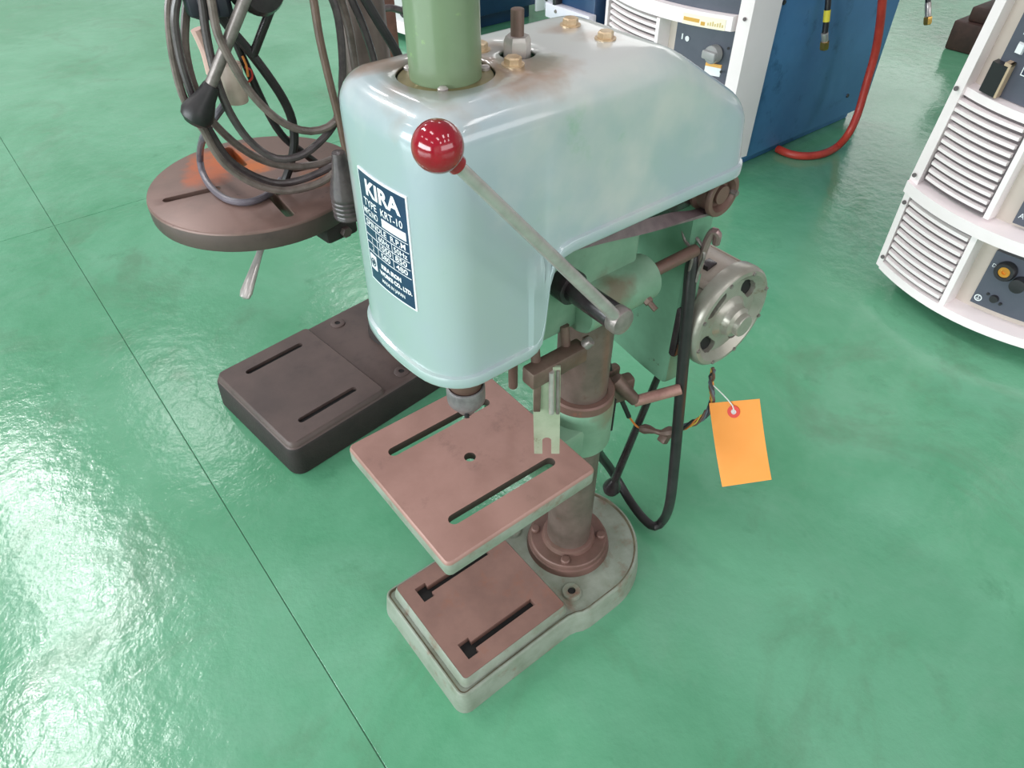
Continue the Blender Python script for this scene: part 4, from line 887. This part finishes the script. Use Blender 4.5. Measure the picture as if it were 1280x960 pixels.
b = BM(); lathe(b, [(0, 0), (0.018, 0), (0.018, 0.010), (0.016, 0.013), (0.0105, 0.013), (0.0105, 0.006), (0, 0.006)], p, (-1, 0, 0), 28); sock = obj('cable_socket', b, darkplastic, out)
b = BM(); lathe(b, [(0, 0.005), (0.0098, 0.005), (0.0098, 0.0115), (0.0045, 0.0115), (0.0045, 0.007), (0, 0.007)], p, (-1, 0, 0), 24); obj('brass_insert', b, mat('orange_brass', srgb(216, 150, 60), rough=0.35, metal=0.5), sock)
ftext(out, F, 'DC', -0.012, 0.168, 0.0230, 0.010, whitepaint)
p = F.p(-0.060, 0.155, 0.024)
b = BM(); lathe(b, [(0, 0), (0.013, 0), (0.013, 0.02), (0, 0.021)], p, (-1, 0, 0), 24); obj('cable_socket', b, darkplastic, out)
p = F.p(-0.035, 0.108, 0.024)
b = BM(); lathe(b, [(0, 0), (0.0075, 0), (0.007, 0.006), (0, 0.006)], p, (-1, 0, 0), 22)
for dy, dz in ((0.013, 0.004), (-0.013, -0.005)): lathe(b, [(0, 0), (0.0028, 0), (0.0028, 0.003), (0, 0.003)], p + Vector((0, dy, dz)), (-1, 0, 0), 10)
obj('earth_terminal', b, darkplastic, out)
b = BM(); p = F.p(-0.010, 0.097, 0.0235)
lathe(b, [(0.0050, 0), (0.0068, 0), (0.0068, 0.0006), (0.0050, 0.0006)], p, (-1, 0, 0), 22); box(b, p + Vector((-0.0003, 0, 0.0015)), (0.0006, 0.0012, 0.006)); 
for z, w in ((-0.0015, 0.007), (-0.003, 0.004)): box(b, p + Vector((-0.0003, 0, z)), (0.0006, w, 0.0008))
obj('earth_mark', b, whitepaint, out, 0)

# ---- middle welder
WM = empty('arc_welder', 'blue sided welding machine with a cream front, behind the belt cover', 'welder', (1.085, 0.855, 0))
F = Front(0.235, 0.06)
b = BM(); box(b, (0.36, 0, 0.335), (0.66, 0.46, 0.60), 0.006); box(b, (0.36, 0, 0.025), (0.60, 0.40, 0.05), 0.004); cab = obj('cabinet', b, bluem, WM)
for x, z in ((0.042, 0.33), (0.12, 0.42), (0.56, 0.42), (0.56, 0.10), (0.30, 0.54)):
    b = BM(); lathe(b, [(0, 0), (0.006, 0), (0.005, 0.003), (0, 0.003)], (x, -0.230, z), (0, -1, 0), 12); obj('side_screw', b, darkplastic, cab)
b = BM()
F.block(b, 0.238, 0.212, 0.05, 0.66, 0.0, 0.10, 3, 0.004, 6); F.block(b, -0.203, -0.238, 0.05, 0.66, 0.0, 0.10, 4, 0.004, 6)
F.block(b, 0.215, -0.205, 0.368, 0.412, -0.004, 0.06, 20, 0.006, 2)
F.block(b, -0.004, -0.022, 0.225, 0.375, -0.004, 0.05, 3, 0.004, 2)
F.block(b, 0.215, -0.205, 0.215, 0.245, -0.004, 0.06, 20, 0.006, 2)
F.block(b, 0.215, -0.205, 0.05, 0.09, 0.0, 0.06, 20, 0.006, 2); F.block(b, 0.215, -0.205, 0.62, 0.66, 0.0, 0.06, 20, 0.006, 2)
obj('front_shell', b, cream, WM)
b = BM(); F.block(b, 0.215, -0.21, 0.08, 0.64, 0.036, 0.08, 18, 0, 4); obj('recess', b, beige, WM)
b = BM(); F.block(b, 0.212, -0.002, 0.238, 0.372, 0.014, 0.03, 10, 0, 2); obj('louvre_back', b, slatgap, WM)
LV = bpy.data.objects.new('louvre', None); COL.objects.link(LV); LV.parent = WM; LV.empty_display_size = 0.02
F.louvre(LV, 0.208, -0.003, 0.246, 0.370, 8, 0.004, 0.014)
b = BM(); F.block(b, 0.0, -0.204, 0.408, 0.62, 0.012, 0.04, 12); obj('control_panel', b, panelgrey, WM)
b = BM(); F.block(b, 0.205, 0.005, 0.408, 0.62, 0.016, 0.04, 12); obj('louvre_back', b, slatgap, WM)
LV = bpy.data.objects.new('upper_louvre', None); COL.objects.link(LV); LV.parent = WM; LV.empty_display_size = 0.02
F.louvre(LV, 0.205, 0.005, 0.414, 0.616, 13, 0.006, 0.014)
b = BM(); F.block(b, -0.048, -0.200, 0.245, 0.367, 0.026, 0.045, 10); sw = obj('switch_panel', b, panelgrey, WM)
p = F.p(-0.158, 0.313, 0.026)
b = BM(); lathe(b, [(0, 0), (0.021, 0), (0.0205, 0.018), (0.018, 0.021), (0, 0.021)], p, (-1, 0, 0), 28); box(b, p + Vector((-0.024, 0, 0)), (0.012, 0.040, 0.020), 0.004); obj('power_knob', b, knobgrey, sw)
for dy, dz in ((0.010, 0.034), (-0.034, 0.020), (0.024, -0.034), (-0.026, -0.036)):
    b = BM(); lathe(b, [(0, 0), (0.0035, 0), (0.003, 0.002), (0, 0.002)], p + Vector((0, dy, dz)), (-1, 0, 0), 10); obj('panel_screw', b, darkplastic, sw)
b = BM(); F.block(b, -0.140, -0.178, 0.262, 0.282, 0.0235, 0.03, 3); obj('sticker', b, whitepaint, sw)
b = BM(); F.block(b, -0.140, -0.178, 0.282, 0.290, 0.0235, 0.03, 3); obj('sticker_band', b, mat('orange_band', srgb(226, 170, 90), rough=0.6), sw)
b = BM(); q = F.p(-0.082, 0.333, 0.0250); lathe(b, [(0, 0), (0.0062, 0), (0.0062, 0.001), (0, 0.001)], q, (-1, 0, 0), 20); F.block(b, -0.066, -0.069, 0.329, 0.342, 0.0245, 0.03, 1); obj('switch_marks', b, whitepaint, sw, 0)
b = BM(); F.block(b, -0.083, -0.186, 0.374, 0.398, -0.0055, 0.0, 8); lab = obj('warning_label', b, mat('pale_label', srgb(240, 230, 206), rough=0.6), WM)
b = BM(); F.block(b, -0.086, -0.126, 0.382, 0.390, -0.0062, -0.005, 4); F.block(b, -0.130, -0.140, 0.378, 0.386, -0.0062, -0.005, 2); obj('label_print', b, mat('amber_print', srgb(206, 158, 70), rough=0.6), lab, 0)
b = BM(); 
for k in range(7): F.block(b, -0.146 - k * 0.0055, -0.149 - k * 0.0055, 0.380, 0.386 + (k % 3) * 0.002, -0.0062, -0.005, 1)
obj('label_print', b, mat('tan_print', srgb(208, 186, 130), rough=0.6), lab, 0)
F.screw(WM, -0.222, 0.404, -0.002); F.screw(WM, -0.222, 0.12, -0.002)

# ---- welder at the back, mostly behind the green tube
WB = empty('arc_welder', 'dark blue welding machine behind the green tube at the top edge', 'welder', (1.06, 2.27, 0))
F = Front(0.225, 0.03)
b = BM(); box(b, (0.32, 0, 0.345), (0.58, 0.44, 0.58), 0.006); box(b, (0.33, 0, 0.035), (0.5, 0.36, 0.07), 0.004); obj('cabinet', b, navy, WB)
b = BM(); F.block(b, 0.228, 0.19, 0.03, 0.64, 0.0, 0.06, 3, 0.004, 4); F.block(b, -0.175, -0.228, 0.03, 0.64, 0.0, 0.06, 3, 0.004, 4); F.block(b, 0.2, -0.2, 0.03, 0.07, 0.0, 0.06, 10, 0.004); F.block(b, 0.2, -0.2, 0.6, 0.64, 0.0, 0.06, 10, 0.004); obj('front_shell', b, cream, WB)
b = BM(); F.block(b, 0.2, -0.2, 0.06, 0.61, 0.02, 0.05, 12); obj('recess', b, mat('pale_grey_panel', srgb(186, 188, 188), rough=0.5), WB)
b = BM(); box(b, (0.60, -0.226, 0.085), (0.05, 0.012, 0.11), 0.003); br = obj('rear_bracket', b, whitepaint, WB)

# ---- cabinet between the two welders
WF = empty('wire_feeder', 'narrow navy cabinet with a pale sill, just left of the louvred welder', 'wire feeder', (1.06, 1.205, 0))
b = BM(); box(b, (0.14, 0, 0.31), (0.26, 0.176, 0.58), 0.005); box(b, (0.14, 0, 0.012), (0.22, 0.15, 0.024), 0.002); obj('cabinet', b, navy, WF)
b = BM(); box(b, (0.0, 0, 0.292), (0.03, 0.186, 0.040), 0.004); sill = obj('sill', b, mat('pale_lilac_steel', srgb(206, 204, 214), rough=0.4), WF)
b = BM(); lathe(b, [(0, 0), (0.005, 0), (0.004, 0.003), (0, 0.003)], (-0.015, 0.045, 0.296), (-1, 0, 0), 12); obj('sill_bolt', b, dullsteel, sill)
b = BM(); box(b, (0.006, 0.085, 0.36), (0.024, 0.05, 0.14), 0.004); brk = obj('hinge_bracket', b, mat('grey_bracket', srgb(150, 152, 158), rough=0.4), WF)
b = BM(); lathe(b, [(0, 0), (0.007, 0), (0.007, 0.001), (0, 0.001)], (-0.0065, 0.098, 0.318), (-1, 0, 0), 14); obj('bolt_hole', b, black, brk)
b = BM(); box(b, (0.0, 0.055, 0.36), (0.028, 0.016, 0.14), 0.003); obj('gap_shade_strip', b, darkplastic, WF)  # black strip in place of the shaded gap beside the bracket

# ================================================================== HOSES, POST, STEEL
b = BM(); tube(b, [(1.4642, 0.5350, 0.4539), (1.4900, 0.5350, 0.3974), (1.5175, 0.5350, 0.3374), (1.5422, 0.5350, 0.2626), (1.5401, 0.5300, 0.1838), (1.5307, 0.5220, 0.1124), (1.5036, 0.5150, 0.0653), (1.5106, 0.5375, 0.0160), (1.4438, 0.5382, 0.0110), (1.3954, 0.5571, 0.0110), (1.3734, 0.5811, 0.0110), (1.3652, 0.6072, 0.0110), (1.3675, 0.6386, 0.0110)], 0.0105, 12, step=0.015)
o = obj('rubber_hose', b, redhose); o['label'] = 'red rubber hose running down the blue side onto the floor'; o['category'] = 'hose'
def gas_hose(P, label, tape):
    P = [Vector(p) for p in P]; g = empty('gas_hose', label, 'hose', (P[-1].x, P[-1].y, P[-1].z)); o_ = P[-1]
    b = BM(); tube(b, [p - o_ for p in P[:-2]], 0.0072, 12, step=0.012); obj('hose', b, rubber, g)
    b = BM(); cyl(b, P[-3] - o_, P[-2] - o_, 0.0085, 16, 0.001); obj('ferrule', b, steel, g)
    b = BM(); d = (P[-1] - P[-2]); lathe(b, [(0, 0), (0.012, 0), (0.012, d.length * .8), (0.009, d.length), (0, d.length)], P[-2] - o_, d, 6); obj('nut', b, brass, g)
    if tape:
        a = P[1] - o_; c = P[2] - o_; b = BM(); cyl(b, a.lerp(c, .25), a.lerp(c, .75), 0.0082, 14); obj('tape_band', b, yellow, g)
gas_hose([(1.3592, 0.6100, 0.4280), (1.3569, 0.6000, 0.3968), (1.3613, 0.5920, 0.3451), (1.3613, 0.5900, 0.3325), (1.3695, 0.5880, 0.3107), (1.3728, 0.5860, 0.2914)], 'short black gas hose with yellow tape and brass nut against the blue side', True)
gas_hose([(1.779, 0.80, 0.50), (1.80, 0.76, 0.53), (1.845, 0.70, 0.47), (1.8600, 0.6026, 0.3615), (1.8600, 0.5948, 0.3427), (1.8600, 0.5862, 0.3220), (1.8600, 0.5720, 0.2875), (1.8600, 0.5661, 0.2677)], 'black hose end with bright ferrule and brass nut hanging clear of the floor', False)
# post
b = BM(); box(b, (0, 0, 0.35), (0.06, 0.05, 0.70), 0.004)
o = obj('steel_post', b, postm); o.location = (0.8413, 1.8863, 0.0000); o.location.z = 0; o['label'] = 'red-brown steel post behind the coiled cable and the green tube'; o['category'] = 'post'
# torch lead with rubber boot in front of the post
t0 = [(0.4613, 1.3000, 0.4196), (0.4927, 1.3000, 0.3933), (0.5466, 1.3100, 0.3751), (0.5840, 1.3200, 0.3593)]
t0 = [(0.10, 0.63, 0.74), (0.28, 0.85, 0.72), (0.48, 1.12, 0.52)] + t0[1:]
TL = empty('torch_lead', 'dark cable with a black rubber boot crossing in front of the red-brown post', 'cable', t0[4])
b = BM(); tube(b, [Vector(p) - Vector(t0[4]) for p in t0], 0.0085, 10); obj('lead', b, cabled, TL)
b = BM(); q0 = Vector(t0[5]) - Vector(t0[4]); q1 = Vector((0.6615, 1.3400, 0.3186)) - Vector(t0[4]); lathe(b, [(0, 0), (0.013, 0), (0.0145, 0.004), (0.0145, 0.02), (0.021, 0.03), (0.021, (q1 - q0).length), (0, (q1 - q0).length)], q0, q1 - q0, 20); obj('boot', b, rubber, TL)
# stacked steel blocks
pos = Vector((2.6083, 0.6676, 0.0000))
lab_ = ['bottom block of the rusty steel stack, beyond the right-hand machine', 'second block up in the rusty steel stack', 'third block up in the rusty steel stack', 'top block of the rusty steel stack']
for k, (w, dx, dy, h) in enumerate(((0.30, 0, 0, 0.10), (0.27, 0.02, -0.02, 0.05), (0.20, 0.05, -0.06, 0.08), (0.26, 0.02, 0.01, 0.09))):
    z0 = (0, 0.10, 0.15, 0.23)[k]
    b = BM(); box(b, (0, 0, h / 2), (0.30, w, h), 0.008); o = obj('steel_block', b, rustblock); o.location = (pos.x + 0.15 + dx, pos.y - 0.02 + dy, z0); o['label'] = lab_[k]; o['category'] = 'steel block'; o['group'] = 'stacked rusty steel blocks'
